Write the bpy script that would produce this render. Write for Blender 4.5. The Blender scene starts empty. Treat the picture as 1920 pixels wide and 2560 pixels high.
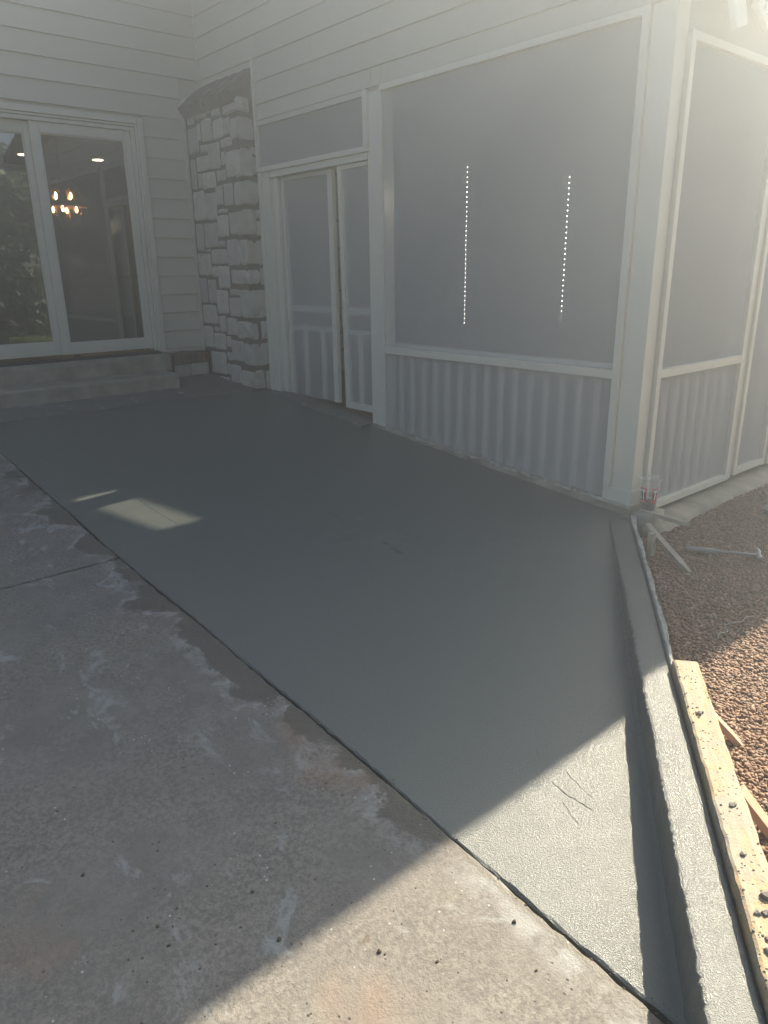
import bpy, bmesh, math, random
import numpy as np
from mathutils import Vector, Matrix

# ------------------------------------------------------------------ camera, sky, sun, exposure
SC = bpy.context.scene
COL = SC.collection
SUN_AZ, SUN_EL = math.radians(8.5), math.radians(36.0)        # azimuth from +x towards +y
SUNV = Vector((math.cos(SUN_EL)*math.cos(SUN_AZ), math.cos(SUN_EL)*math.sin(SUN_AZ), math.sin(SUN_EL)))

cam_d = bpy.data.cameras.new('camera')
cam = bpy.data.objects.new('camera', cam_d); COL.objects.link(cam); SC.camera = cam
yaw, pitch, roll = math.radians(40.504), math.radians(18.390), math.radians(0.811)
fw = Vector((math.sin(yaw)*math.cos(pitch), math.cos(yaw)*math.cos(pitch), -math.sin(pitch)))
rt = Vector((math.cos(yaw), -math.sin(yaw), 0)); dn = fw.cross(rt)
c_, s_ = math.cos(roll), math.sin(roll)
r2 = c_*rt + s_*dn; d2 = -s_*rt + c_*dn
M = Matrix((r2, -d2, -fw)).transposed().to_4x4(); M.translation = Vector((-3.896, -7.231, 1.298))
cam.matrix_world = M
cam_d.sensor_fit = 'HORIZONTAL'; cam_d.sensor_width = 36.0; cam_d.lens = 1823.95/1920*36
cam_d.clip_start = 0.05; cam_d.clip_end = 300

w = bpy.data.worlds.new('World'); SC.world = w; w.use_nodes = True
wn = w.node_tree
sky = wn.nodes.new('ShaderNodeTexSky'); sky.sky_type = 'NISHITA'; sky.sun_disc = False
sky.sun_elevation = SUN_EL; sky.sun_rotation = math.pi/2 - SUN_AZ; sky.dust_density = 1.6; sky.ozone_density = 1.0
wn.links.new(sky.outputs[0], wn.nodes['Background'].inputs[0]); wn.nodes['Background'].inputs[1].default_value = 0.05

sd = bpy.data.lights.new('sun', 'SUN'); sd.energy = 5.0; sd.angle = math.radians(0.53); sd.color = (1.0, 0.885, 0.69)
so = bpy.data.objects.new('sun', sd); COL.objects.link(so)
so.rotation_euler = SUNV.to_track_quat('Z', 'Y').to_euler(); so.location = (6, 2, 12)
SC.view_settings.view_transform = 'Standard'; SC.view_settings.look = 'None'
SC.view_settings.gamma = 1.0; SC.view_settings.use_curve_mapping = False
SC.view_settings.exposure = 2.0
SC.render.engine = 'CYCLES'
SC.cycles.max_bounces = 8; SC.cycles.diffuse_bounces = 4; SC.cycles.glossy_bounces = 3
SC.cycles.transparent_max_bounces = 16; SC.cycles.transmission_bounces = 4; SC.cycles.volume_bounces = 0
SC.cycles.use_denoising = True; SC.cycles.caustics_reflective = False; SC.cycles.caustics_refractive = False

# ------------------------------------------------------------------ helpers
RND = random.Random(7)
A0, B0 = 0.2766, 0.0845
def slabz(x, y): return A0 + B0*y                              # fall of the paving away from the house

class NT:
    def __init__(s, name):
        s.m = bpy.data.materials.new(name); s.m.use_nodes = True; s.t = s.m.node_tree
        s.t.nodes.clear(); s.out = s.t.nodes.new('ShaderNodeOutputMaterial')
        s._pos = None
    def n(s, typ, ins=None, **props):
        nd = s.t.nodes.new('ShaderNode'+typ)
        for k, v in props.items(): setattr(nd, k, v)
        for k, v in (ins or {}).items(): s.put(nd.inputs[k], v)
        return nd
    def put(s, sock, v):
        if hasattr(v, 'is_output'): s.t.links.new(v, sock)
        else:
            if sock.type == 'RGBA' and len(v) == 3: v = (*v, 1)
            sock.default_value = v
    @property
    def pos(s):
        if s._pos is None: s._pos = s.n('NewGeometry').outputs['Position']
        return s._pos
    def vec(s, sx, sy, sz, ox=0, oy=0, oz=0):
        return s.n('Mapping', {'Vector': s.pos, 'Scale': (sx, sy, sz), 'Location': (ox, oy, oz)}).outputs[0]
    def noise(s, scale, detail=4, rough=.55, dist=0, vec=None):
        return s.n('TexNoise', {'Vector': vec if vec is not None else s.pos, 'Scale': scale, 'Detail': detail, 'Roughness': rough, 'Distortion': dist}).outputs['Fac']
    def vor(s, scale, vec=None, feature='F1', rnd=1):
        return s.n('TexVoronoi', {'Vector': vec if vec is not None else s.pos, 'Scale': scale, 'Randomness': rnd}, feature=feature).outputs['Distance']
    def ramp(s, fac, *stops):
        nd = s.n('ValToRGB', {'Fac': fac}); cr = nd.color_ramp
        while len(cr.elements) > len(stops): cr.elements.remove(cr.elements[-1])
        while len(cr.elements) < len(stops): cr.elements.new(.5)
        for e, (p, c) in zip(cr.elements, stops):
            e.position = p; e.color = (*c, 1) if not isinstance(c, (int, float)) else (c, c, c, 1)
        return nd.outputs['Color']
    def step(s, v, lo, hi):
        return s.n('MapRange', {'Value': v, 'From Min': lo, 'From Max': hi}, interpolation_type='SMOOTHSTEP').outputs['Result']
    def mix(s, f, a, b, mode='MIX'):
        nd = s.n('Mix', data_type='RGBA', blend_type=mode)
        s.put(nd.inputs[0], f); s.put(nd.inputs[6], a); s.put(nd.inputs[7], b)
        return nd.outputs[2]
    def math(s, op, a, b=0.0, c=0.0):
        nd = s.n('Math', operation=op); s.put(nd.inputs[0], a); s.put(nd.inputs[1], b); s.put(nd.inputs[2], c)
        return nd.outputs[0]
    def bump(s, h, strength=.3, dist=.01, normal=None):
        i = {'Height': h, 'Strength': strength, 'Distance': dist}
        if normal is not None: i['Normal'] = normal
        return s.n('Bump', i).outputs[0]
    def bsdf(s, **k):
        nd = s.n('BsdfPrincipled', {a.replace('_', ' '): b for a, b in k.items()})
        s.t.links.new(nd.outputs[0], s.out.inputs['Surface']); return nd
    def surf(s, sh): s.t.links.new(sh, s.out.inputs['Surface'])

def simple(name, col, rough=.6, var=.12, scale=6, bscale=60, bstr=.15, bdist=.003, spec=.4, metal=0):
    t = NT(name)
    f = t.noise(scale, 5, .6)
    c = t.ramp(f, (.25, tuple(x*(1-var) for x in col)), (.75, tuple(min(1, x*(1+var)) for x in col)))
    t.bsdf(Base_Color=c, Roughness=rough, Metallic=metal, Specular_IOR_Level=spec, Normal=t.bump(t.noise(bscale, 4), bstr, bdist))
    return t.m

def m_siding():
    t = NT('siding_paint')
    g = t.noise(1, 6, .62, .4, t.vec(5, 5, 75))
    blot = t.noise(1.3, 3)
    rnd = t.n('ObjectInfo').outputs['Random']
    c = t.mix(blot, (.51, .465, .375), (.58, .53, .425))
    c = t.mix(t.math('MULTIPLY', rnd, .22), c, (.36, .35, .315))
    dirt = t.step(t.noise(7, 6, .7), .60, .78)
    c = t.mix(t.math('MULTIPLY', dirt, .18), c, (.25, .23, .20))
    t.bsdf(Base_Color=c, Roughness=.55, Specular_IOR_Level=.35, Normal=t.bump(g, .35, .004))
    return t.m
def m_trim(name='trim_paint', a=(.61, .575, .475), b=(.69, .65, .54)):
    t = NT(name)
    g = t.noise(1, 5, .6, .2, t.vec(30, 30, 8))
    c = t.mix(t.noise(3, 4), a, b)
    d = t.step(t.noise(22, 5, .7), .64, .74)
    c = t.mix(t.math('MULTIPLY', d, .35), c, (.27, .25, .215))
    t.bsdf(Base_Color=c, Roughness=.5, Specular_IOR_Level=.35, Normal=t.bump(g, .22, .003))
    return t.m
def m_oldconcrete():
    t = NT('old_concrete')
    sx = t.n('SeparateXYZ', {'Vector': t.pos})
    big = t.noise(1.1, 5, .6); mid = t.noise(7, 7, .68, .3); fine = t.noise(70, 5, .78)
    c = t.mix(big, (.165, .155, .141), (.220, .206, .183))
    c = t.mix(t.step(mid, .38, .66), t.mix(.6, c, (.125, .115, .105)), c)
    c = t.mix(t.math('MULTIPLY', t.step(t.noise(3, 3), .2, .7), .62), c, t.mix(t.step(fine, .38, .62), (.105, .095, .085), (.27, .25, .215)))
    # pale laitance and paint smears
    sm = t.noise(3.3, 8, .66, 1.4, t.vec(1.5, .9, 1, 3, 1, 0))
    c = t.mix(t.math('MULTIPLY', t.step(sm, .585, .66), .5), c, (.33, .35, .345))
    # orange iron stain
    rs = t.noise(1.7, 3, .5, .3, t.vec(1, 1, 1, 5.2, -.55, 0))
    c = t.mix(t.math('MULTIPLY', t.step(rs, .62, .80), .4), c, (.32, .17, .08))
    # small brown spots
    br = t.noise(6.5, 4, .55, .5, t.vec(1, 1.3, 1, 2, 7, 0))
    c = t.mix(t.math('MULTIPLY', t.step(br, .70, .77), .6), c, (.12, .085, .055))
    # water soaked along the fresh pour: irregular tongue, deeper in places
    d = t.math('SUBTRACT', -2.70, sx.outputs['X'])
    wn_ = t.noise(2.6, 6, .62, .5)
    env = t.math('MULTIPLY', t.step(sx.outputs['Y'], -6.10, -5.98), t.step(sx.outputs['Y'], -1.2, -1.8))
    reach = t.math('MULTIPLY', env, t.math('MULTIPLY_ADD', wn_, .85, -.345))
    wet = t.step(t.math('SUBTRACT', reach, d), -.012, .012)
    wet = t.math('MULTIPLY', wet, t.math('MULTIPLY', t.step(sx.outputs['X'], -3.3, -3.2), t.step(sx.outputs['X'], -2.60, -2.62)))
    c = t.mix(t.math('MULTIPLY', wet, .78), c, t.mix(mid, (.075, .068, .055), (.12, .11, .09)))
    # dried cement haze next to the wet rim
    rim = t.step(t.math('SUBTRACT', reach, d), -.09, -.03)
    rim = t.math('MULTIPLY', t.math('MULTIPLY', rim, t.math('MULTIPLY', t.step(sx.outputs['X'], -2.60, -2.62), t.math('SUBTRACT', 1.0, wet))), t.step(mid, .42, .6))
    c = t.mix(t.math('MULTIPLY', rim, .45), c, (.36, .37, .36))
    # white flecks and dark pits
    v1 = t.vor(42); fl = t.step(v1, .15, .10); gate = t.step(t.noise(9, 3), .56, .62)
    c = t.mix(t.math('MULTIPLY', t.math('MULTIPLY', fl, gate), .8), c, (.55, .55, .53))
    v2 = t.vor(38, t.vec(1, 1, 1, .37, .71, 0)); pit = t.math('MULTIPLY', t.step(v2, .16, .10), t.step(t.noise(5, 4, .6, 0, t.vec(1, 1, 1, 9, 2, 0)), .55, .64))
    c = t.mix(t.math('MULTIPLY', pit, .85), c, (.07, .06, .05))
    h = t.math('ADD', t.math('MULTIPLY', t.noise(150, 3, .6), .5), t.math('MULTIPLY', t.noise(38, 5, .65), .6))
    h = t.math('SUBTRACT', h, t.math('MULTIPLY', pit, .9))
    rough = t.math('MULTIPLY_ADD', wet, -.35, .85)
    t.bsdf(Base_Color=c, Roughness=rough, Specular_IOR_Level=.35, Normal=t.bump(h, .7, .006))
    return t.m
def m_fresh():
    t = NT('fresh_concrete')
    big = t.noise(.9, 4, .5); mid = t.noise(9, 5, .6)
    c = t.mix(big, (.120, .134, .128), (.148, .156, .140))
    c = t.mix(t.math('MULTIPLY', mid, .25), c, (.165, .165, .148))
    sp = t.vor(30); c = t.mix(t.math('MULTIPLY', t.step(sp, .07, .045), t.math('MULTIPLY', t.step(t.noise(4, 2), .52, .6), .7)), c, (.06, .06, .055))
    # hairline trowel scratches
    wv = t.noise(2.2, 3, .6, 0, t.vec(1.0, 1.0, 1, 4, 4, 0))
    sc = t.n('TexWave', {'Vector': t.vec(1, .35, 1), 'Scale': .55, 'Distortion': 9.0, 'Detail': 3.0, 'Detail Scale': .8}).outputs['Fac']
    ln = t.math('MULTIPLY', t.step(sc, .985, .999), t.step(wv, .60, .68))
    c = t.mix(t.math('MULTIPLY', ln, .5), c, (.09, .09, .085))
    h = t.math('ADD', t.noise(300, 2, .5), t.math('MULTIPLY', t.noise(120, 3, .6), .6))
    br = t.noise(1, 3, .6, .2, t.vec(60, 260, 60))
    h = t.math('ADD', h, t.math('MULTIPLY', br, .25))
    h = t.math('SUBTRACT', h, t.math('MULTIPLY', ln, .8))
    soft = t.bump(t.noise(5, 3, .5), .10, .02)
    t.bsdf(Base_Color=c, Roughness=t.math('MULTIPLY_ADD', mid, .10, .15), Specular_IOR_Level=.50, Normal=t.bump(h, 1.0, .0031, soft))
    return t.m
def m_stone():
    t = NT('limestone')
    r = t.n('ObjectInfo').outputs['Random']
    c = t.ramp(r, (0, (.46, .42, .355)), (.3, (.58, .53, .45)), (.55, (.40, .375, .33)), (.8, (.63, .565, .475)), (1, (.50, .445, .37)))
    f = t.noise(11, 7, .68, .6)
    c = t.mix(t.math('MULTIPLY', t.step(f, .45, .72), .4), c, (.24, .225, .20))
    st = t.step(t.noise(4, 4, .6), .62, .74); c = t.mix(t.math('MULTIPLY', st, .45), c, (.15, .145, .14))
    t.bsdf(Base_Color=c, Roughness=.85, Specular_IOR_Level=.25, Normal=t.bump(t.math('ADD', t.noise(26, 6, .65), t.math('MULTIPLY', t.noise(110, 3), .3)), .7, .008))
    return t.m
def m_timber():
    t = NT('form_timber')
    along = t.n('VectorRotate', {'Vector': t.pos, 'Axis': (0, 0, 1), 'Angle': -math.atan2(-.592, -.806)}).outputs[0]
    mp = t.n('Mapping', {'Vector': along, 'Scale': (4, 60, 60)}).outputs[0]
    g = t.noise(1, 5, .6, .8, mp)
    c = t.mix(t.step(g, .35, .7), (.32, .235, .13), (.44, .35, .23))
    cem = t.step(t.noise(9, 7, .72, .5), .42, .58)
    c = t.mix(t.math('MULTIPLY', cem, .72), c, (.25, .238, .208))
    red = t.step(t.noise(3.2, 3, .5), .58, .75); c = t.mix(t.math('MULTIPLY', red, .5), c, (.50, .27, .10))
    v = t.vor(70); pit = t.math('MULTIPLY', t.step(v, .27, .17), t.step(t.noise(14, 4, .6), .47, .56))
    c = t.mix(pit, c, (.06, .055, .045))
    h = t.math('SUBTRACT', t.math('ADD', t.math('MULTIPLY', g, .3), t.noise(120, 4, .65)), pit)
    t.bsdf(Base_Color=c, Roughness=.8, Normal=t.bump(h, .6, .004))
    return t.m
def m_gravel():
    t = NT('pea_gravel')
    v = t.n('TexWhiteNoise', {'Vector': t.n('Mapping', {'Vector': t.n('Attribute', attribute_name='pebble').outputs['Vector'], 'Scale': (1, 1, 1)}).outputs[0]}).outputs['Value']
    c = t.ramp(v, (0, (.15, .085, .055)), (.25, (.25, .145, .09)), (.5, (.33, .20, .125)), (.75, (.21, .15, .115)), (.92, (.42, .31, .22)), (1, (.12, .10, .09)))
    t.bsdf(Base_Color=c, Roughness=.75, Specular_IOR_Level=.3, Normal=t.bump(t.noise(220, 3), .3, .002))
    return t.m
def m_ground():
    t = NT('soil')
    f = t.noise(9, 6, .7); v = t.vor(75)
    cell = t.n('TexVoronoi', {'Vector': t.pos, 'Scale': 75.0}).outputs['Color']
    k = t.n('SeparateColor', {'Color': cell}).outputs[0]
    c = t.ramp(k, (0, (.13, .075, .05)), (.3, (.22, .13, .082)), (.6, (.30, .185, .115)), (.85, (.19, .14, .105)), (1, (.36, .27, .20)))
    c = t.mix(t.math('MULTIPLY', t.step(v, .45, .75), .8), c, (.05, .033, .023)); c = t.mix(t.math('MULTIPLY', f, .3), c, (.10, .065, .045))
    t.bsdf(Base_Color=c, Roughness=.95, Normal=t.bump(v, .8, .012))
    return t.m
def m_lawn():
    t = NT('lawn')
    c = t.mix(t.noise(4, 6, .7), (.045, .085, .02), (.10, .15, .045))
    t.bsdf(Base_Color=c, Roughness=.9, Normal=t.bump(t.noise(70, 5, .7), 1, .03))
    return t.m
def m_screen(op):
    t = NT('insect_screen')
    fac = op
    d = t.n('BsdfDiffuse', {'Color': (.62, .615, .60, 1)})
    tr = t.n('BsdfTransparent', {'Color': (1, 1, 1, 1)})
    mx = t.n('MixShader', {0: fac, 1: tr.outputs[0], 2: d.outputs[0]})
    t.surf(mx.outputs[0]); return t.m
def m_glass(tint=(.56, .57, .56)):
    t = NT('window_glass')
    fr = t.math('MULTIPLY_ADD', t.n('Fresnel', {'IOR': 1.5}).outputs[0], 2.2, .10)
    wob = t.bump(t.noise(1.6, 2), .012, .05)
    g = t.n('BsdfGlossy', {'Color': (.95, .97, 1, 1), 'Roughness': 0.0, 'Normal': wob})
    tr = t.n('BsdfTransparent', {'Color': (*tint, 1)})
    t.surf(t.n('MixShader', {0: fr, 1: tr.outputs[0], 2: g.outputs[0]}).outputs[0]); return t.m
def m_clear():
    t = NT('clear_plastic')
    fr = t.math('MULTIPLY_ADD', t.n('LayerWeight', {'Blend': .35}).outputs['Facing'], .55, .10)
    g = t.n('BsdfPrincipled', {'Base Color': (.75, .77, .78, 1), 'Roughness': .15})
    tr = t.n('BsdfTransparent', {'Color': (.96, .97, .97, 1)})
    t.surf(t.n('MixShader', {0: fr, 1: tr.outputs[0], 2: g.outputs[0]}).outputs[0]); return t.m
def m_emit(name, col, s):
    t = NT(name); t.surf(t.n('Emission', {'Color': (*col, 1), 'Strength': s}).outputs[0]); return t.m
def m_leaf(name, a, b):
    t = NT(name)
    v = t.n('TexWhiteNoise', {'Vector': t.n('VectorMath', {0: t.n('VectorMath', {0: t.pos, 1: (9, 9, 9)}, operation='MULTIPLY').outputs[0]}, operation='FLOOR').outputs[0]}).outputs['Value']
    c = t.mix(v, a, b)
    d = t.n('BsdfPrincipled', {'Base Color': c, 'Roughness': .5})
    tl = t.n('BsdfTranslucent', {'Color': c})
    t.surf(t.n('MixShader', {0: .3, 1: d.outputs[0], 2: tl.outputs[0]}).outputs[0]); return t.m

MT = dict(
    siding=m_siding(), trim=m_trim(), old=m_oldconcrete(), fresh=m_fresh(), stone=m_stone(), timber=m_timber(),
    gravel=m_gravel(), soil=m_ground(), lawn=m_lawn(), screen=m_screen(.45), glass=m_glass(), clear=m_clear(),
    mortar=simple('mortar', (.16, .135, .105), .95, .15, 9, 90, .6, .006),
    step=simple('step_concrete', (.30, .265, .21), .85, .45, 5.5, 70, .4, .004),
    brick=simple('brick', (.135, .105, .09), .9, .35, 8, 70, .7, .006),
    brickred=simple('red_brick', (.17, .075, .055), .9, .3, 12, 70, .6, .006),
    baluster=simple('baluster_paint', (.40, .39, .35), .6),
    vinyl=simple('door_vinyl', (.60, .56, .465), .4, .05, 4, 40, .06),
    crust=simple('mortar_crust', (.46, .42, .34), .95, .35, 14, 90, .9, .01),
    grey=simple('thin_form', (.30, .30, .28), .85, .35, 12, 60, .5, .005),
    stake=simple('stake_wood', (.34, .30, .23), .85, .25, 14, 50, .4, .004),
    pink=simple('stake_new_wood', (.52, .33, .22), .8, .15, 14, 50, .3, .003),
    dark=simple('dark_metal', (.02, .02, .022), .5), track=simple('sill_track', (.05, .055, .075), .35, metal=.6),
    steel=simple('hammer_steel', (.42, .42, .41), .4, metal=.6), handle=simple('hammer_grip', (.30, .29, .26), .6),
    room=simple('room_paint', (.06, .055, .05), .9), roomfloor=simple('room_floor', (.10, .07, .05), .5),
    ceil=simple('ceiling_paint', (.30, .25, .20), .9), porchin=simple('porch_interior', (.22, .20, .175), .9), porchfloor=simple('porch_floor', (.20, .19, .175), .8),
    sofa=simple('wicker', (.16, .115, .08), .9, .3, 40), cushion=simple('cushion_cloth', (.34, .31, .27), .9),
    roof=simple('roof_shingle', (.10, .095, .09), .95, .3, 12, 60, .8, .01),
    white=simple('white_plastic', (.78, .77, .70), .4, .04), red=simple('red_print', (.62, .06, .07), .4, .05), ink=simple('dark_ink', (.06, .02, .03), .5),
    letter=simple('white_print', (.85, .85, .84), .4, .03), cola=simple('dark_drink', (.045, .022, .015), .1, .1, spec=.6),
    gold=simple('gold_wire', (.75, .45, .16), .3, metal=1), black=simple('black_iron', (.015, .014, .013), .5), wood=simple('chandelier_wood', (.36, .16, .06), .6),
    bulb=m_emit('bulb_glow', (1, .62, .26), 26), downlight=m_emit('downlight_glow', (1, .80, .55), 5), led=m_emit('led_glow', (1, .97, .88), 4.5),
    bark=simple('bark', (.09, .07, .05), .95, .3, 20, 30, .8, .02), pine=m_leaf('conifer_needles', (.016, .036, .014), (.05, .09, .03)), leaf=m_leaf('broad_leaves', (.035, .075, .016), (.12, .20, .045)),
    fence=simple('fence_wood', (.20, .165, .12), .9, .25, 10), paper=simple('dry_leaf', (.62, .58, .50), .8), twine=simple('twine_fibre', (.40, .37, .33), .9),
    crumb=simple('dirt_crumb', (.095, .075, .055), .95, .4, 40, 120, .8, .004), splat=simple('cement_splat', (.20, .185, .165), .95, .3, 40, 120, .8, .005),
)

def props(o, label=None, cat=None, group=None, kind=None):
    if label: o['label'] = label
    if cat: o['category'] = cat
    if group: o['group'] = group
    if kind: o['kind'] = kind
    return o
def thing(name, loc, label, cat, group=None):
    o = bpy.data.objects.new(name, None); COL.objects.link(o); o.location = loc; o.empty_display_size = .1
    return props(o, label, cat, group)
def adopt(o, parent):
    if parent is not None:
        o.parent = parent
        base = Vector(parent.location)
        q = parent.parent
        if parent.type == 'EMPTY': o.matrix_parent_inverse = Matrix.Translation(-base)
        elif q is not None: o.matrix_parent_inverse = Matrix.Translation(-base)
    return o
def link(name, me, mat, parent=None, loc=None):
    o = bpy.data.objects.new(name, me); COL.objects.link(o)
    if mat is not None and not me.materials: me.materials.append(mat)
    if loc is not None: o.location = loc
    return adopt(o, parent)

class MB:
    def __init__(s): s.v = []; s.f = []
    def add(s, vs, fs):
        k = len(s.v); s.v += [tuple(p) for p in vs]; s.f += [tuple(k+i for i in f) for f in fs]; return s
    def box(s, x0, x1, y0, y1, z0, z1, shear=None):
        vs = [(x, y, z) for z in (z0, z1) for y in (y0, y1) for x in (x0, x1)]
        if shear: vs = [(x, y, z+shear(x, y)) for x, y, z in vs]
        return s.add(vs, [(0, 2, 3, 1), (4, 5, 7, 6), (0, 1, 5, 4), (2, 6, 7, 3), (0, 4, 6, 2), (1, 3, 7, 5)])
    def prism(s, poly, fn, a, b):       # poly of 2-tuples, fn(p, t) -> 3d
        n = len(poly)
        return s.add([fn(p, a) for p in poly]+[fn(p, b) for p in poly],
                     [tuple(range(n))[::-1], tuple(range(n, 2*n))]+[(i, (i+1) % n, n+(i+1) % n, n+i) for i in range(n)])
    def tube(s, pts, rad, n=8, cap=True):
        pts = [Vector(p) for p in pts]
        if isinstance(rad, (int, float)): rad = [rad]*len(pts)
        k = len(s.v); up = None
        for i, p in enumerate(pts):
            d = (pts[min(i+1, len(pts)-1)]-pts[max(i-1, 0)]).normalized()
            if up is None: up = d.orthogonal().normalized()
            up = (up-d*up.dot(d)).normalized(); sd_ = d.cross(up)
            for j in range(n):
                a = 2*math.pi*j/n; s.v.append(tuple(p+(up*math.cos(a)+sd_*math.sin(a))*rad[i]))
        for i in range(len(pts)-1):
            for j in range(n): s.f.append((k+i*n+j, k+i*n+(j+1) % n, k+(i+1)*n+(j+1) % n, k+(i+1)*n+j))
        if cap:
            s.f.append(tuple(k+j for j in range(n))[::-1]); s.f.append(tuple(k+(len(pts)-1)*n+j for j in range(n)))
        return s
    def lathe(s, prof, n=24, c=(0, 0, 0), close=False):
        k = len(s.v)
        for r, z in prof:
            for j in range(n):
                a = 2*math.pi*j/n; s.v.append((c[0]+r*math.cos(a), c[1]+r*math.sin(a), c[2]+z))
        for i in range(len(prof)-1):
            for j in range(n): s.f.append((k+i*n+j, k+i*n+(j+1) % n, k+(i+1)*n+(j+1) % n, k+(i+1)*n+j))
        if close:
            s.f.append(tuple(k+j for j in range(n))[::-1]); s.f.append(tuple(k+(len(prof)-1)*n+j for j in range(n)))
        return s
    def mesh(s, name, bevel=0, smooth=False, seg=2):
        me = bpy.data.meshes.new(name); me.from_pydata(s.v, [], s.f); me.update()
        bm = bmesh.new(); bm.from_mesh(me)
        bmesh.ops.recalc_face_normals(bm, faces=bm.faces)
        if bevel:
            ed = [e for e in bm.edges if e.is_manifold and e.calc_face_angle(0) > .5]
            bmesh.ops.bevel(bm, geom=ed, offset=bevel, segments=seg, affect='EDGES', profile=.6)
        bm.to_mesh(me); bm.free()
        if smooth: me.polygons.foreach_set('use_smooth', [True]*len(me.polygons))
        return me
    def build(s, name, mat, parent=None, bevel=0, smooth=False, loc=None, seg=2):
        return link(name, s.mesh(name, bevel, smooth, seg), mat, parent, loc)
def box(name, mat, parent, x0, x1, y0, y1, z0, z1, bevel=.002): return MB().box(x0, x1, y0, y1, z0, z1).build(name, mat, parent, bevel)

# ------------------------------------------------------------------ ground, paving, fresh pour
def U(t, n, z): return (-.806*t+.592*n, -.592*t-.806*n, z)      # along / across the diagonal kerb
def across(x, y): return .592*x-.806*y
def alongk(x, y): return -.806*x-.592*y

xs = np.unique(np.concatenate([np.linspace(-17, -4, 14), np.linspace(-4, 3, 57), np.linspace(3, 16, 14)]))
ys = np.unique(np.concatenate([np.linspace(-17.5, -8, 12), np.linspace(-8, -4, 41), np.linspace(-4, 9, 14)]))
V = []
for y in ys:
    for x in xs:
        n = across(x, y); k = min(max((n-3.96)/.08, 0), 1)
        zs = max(slabz(x, y), -.75)-.14
        zg = -.245 + .012*math.sin(3.1*x+1)*math.sin(2.7*y)
        if y > -5.0: zg = -.30
        V.append((x, y, zs*(1-k)+zg*k if y > -8.5 else max(zs*(1-k)+zg*k, -.62)))
nx = len(xs)
F = [(j*nx+i, j*nx+i+1, (j+1)*nx+i+1, (j+1)*nx+i) for j in range(len(ys)-1) for i in range(nx-1)]
me = bpy.data.meshes.new('ground'); me.from_pydata(V, [], F); me.update()
props(link('ground', me, MT['soil']), 'bare brown gravelly soil around the paving', None, None, 'structure')
MB().box(-2.6, 16, -17.4, -8.9, -.30, -.22).build('lawn', MT['lawn'])['kind'] = 'structure'

def rough_slab(name, outline, mat, zoff=0.0, depth=.09, jit=.004, stepl=.03, lip=.008, drop=.004, seed=1, only=None):
    """paving panel with a chipped, hand-broken arris; outline counter-clockwise"""
    r = random.Random(seed); pts = []
    n = len(outline)
    for i in range(n):
        a, b = Vector(outline[i]), Vector(outline[(i+1) % n]); L = (b-a).length
        fine = only is None or i in only
        m = max(1, int(L/stepl)) if fine else max(1, int(L/.6))
        d = (b-a)/L; nn = Vector((d.y, -d.x)); ph = r.random()*9
        for q in range(m):
            s = q/m*L
            j = (r.uniform(-1, 1)*.6+math.sin(s*7+ph)*.7)*jit if fine else 0
            pts.append((a+d*s+nn*(0 if q == 0 else j), nn))
    cen = sum((p for p, _ in pts), Vector((0, 0)))/len(pts)
    top = []; rim = []; bot = []
    for p, nn in pts:
        ins = lip*r.uniform(.4, 1.5); q = p-nn*ins
        top.append((q.x, q.y, slabz(q.x, q.y)+zoff)); rim.append((p.x, p.y, slabz(p.x, p.y)+zoff-drop*r.uniform(.5, 2)))
        bot.append((p.x, p.y, slabz(p.x, p.y)+zoff-depth))
    k = len(pts); mb = MB(); mb.v = top+rim+bot
    mb.f = [tuple(range(k))]+[(i, k+i, k+(i+1) % k, (i+1) % k) for i in range(k)]+[(k+i, 2*k+i, 2*k+(i+1) % k, k+(i+1) % k) for i in range(k)]
    o = mb.build(name, mat); o['kind'] = 'structure'; return o
XE = -2.70
rough_slab('pavement', [(-7.5, -3.795), (XE-.006, -3.795), (XE-.006, -.94), (-7.5, -.94)], MT['old'], seed=2, only=(0, 1))
rough_slab('pavement', [(-7.5, -8.6), (XE+.03, -8.6), (XE+.035, -6.93), (XE+.028, -6.55), (XE+.024, -5.4), (XE-.006, -3.812), (-7.5, -3.812)], MT['old'], seed=3, only=(1, 2, 3, 4, 5))
rough_slab('pavement', [(-7.5, -.935), (-.02, -.935), (-.02, -.02), (-7.5, -.02)], MT['old'], zoff=.004, seed=4, only=(0,))
# fresh pour, bounded by the diagonal kerb
ka, kb = U(3.10, 3.893, 0), U(6.26, 3.893, 0)
patio = rough_slab('patio_slab', [(XE+.002, -3.8), (XE+.032, -5.4), (XE+.036, -6.5), (XE+.045, -6.79), (kb[0]+.02, kb[1]), (-.262, -5.02), (-.025, -4.99), (-.012, -.941), (XE+.002, -.941)],
           MT['fresh'], zoff=-.003, jit=.0035, seed=5, lip=.006, drop=.004)
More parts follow.
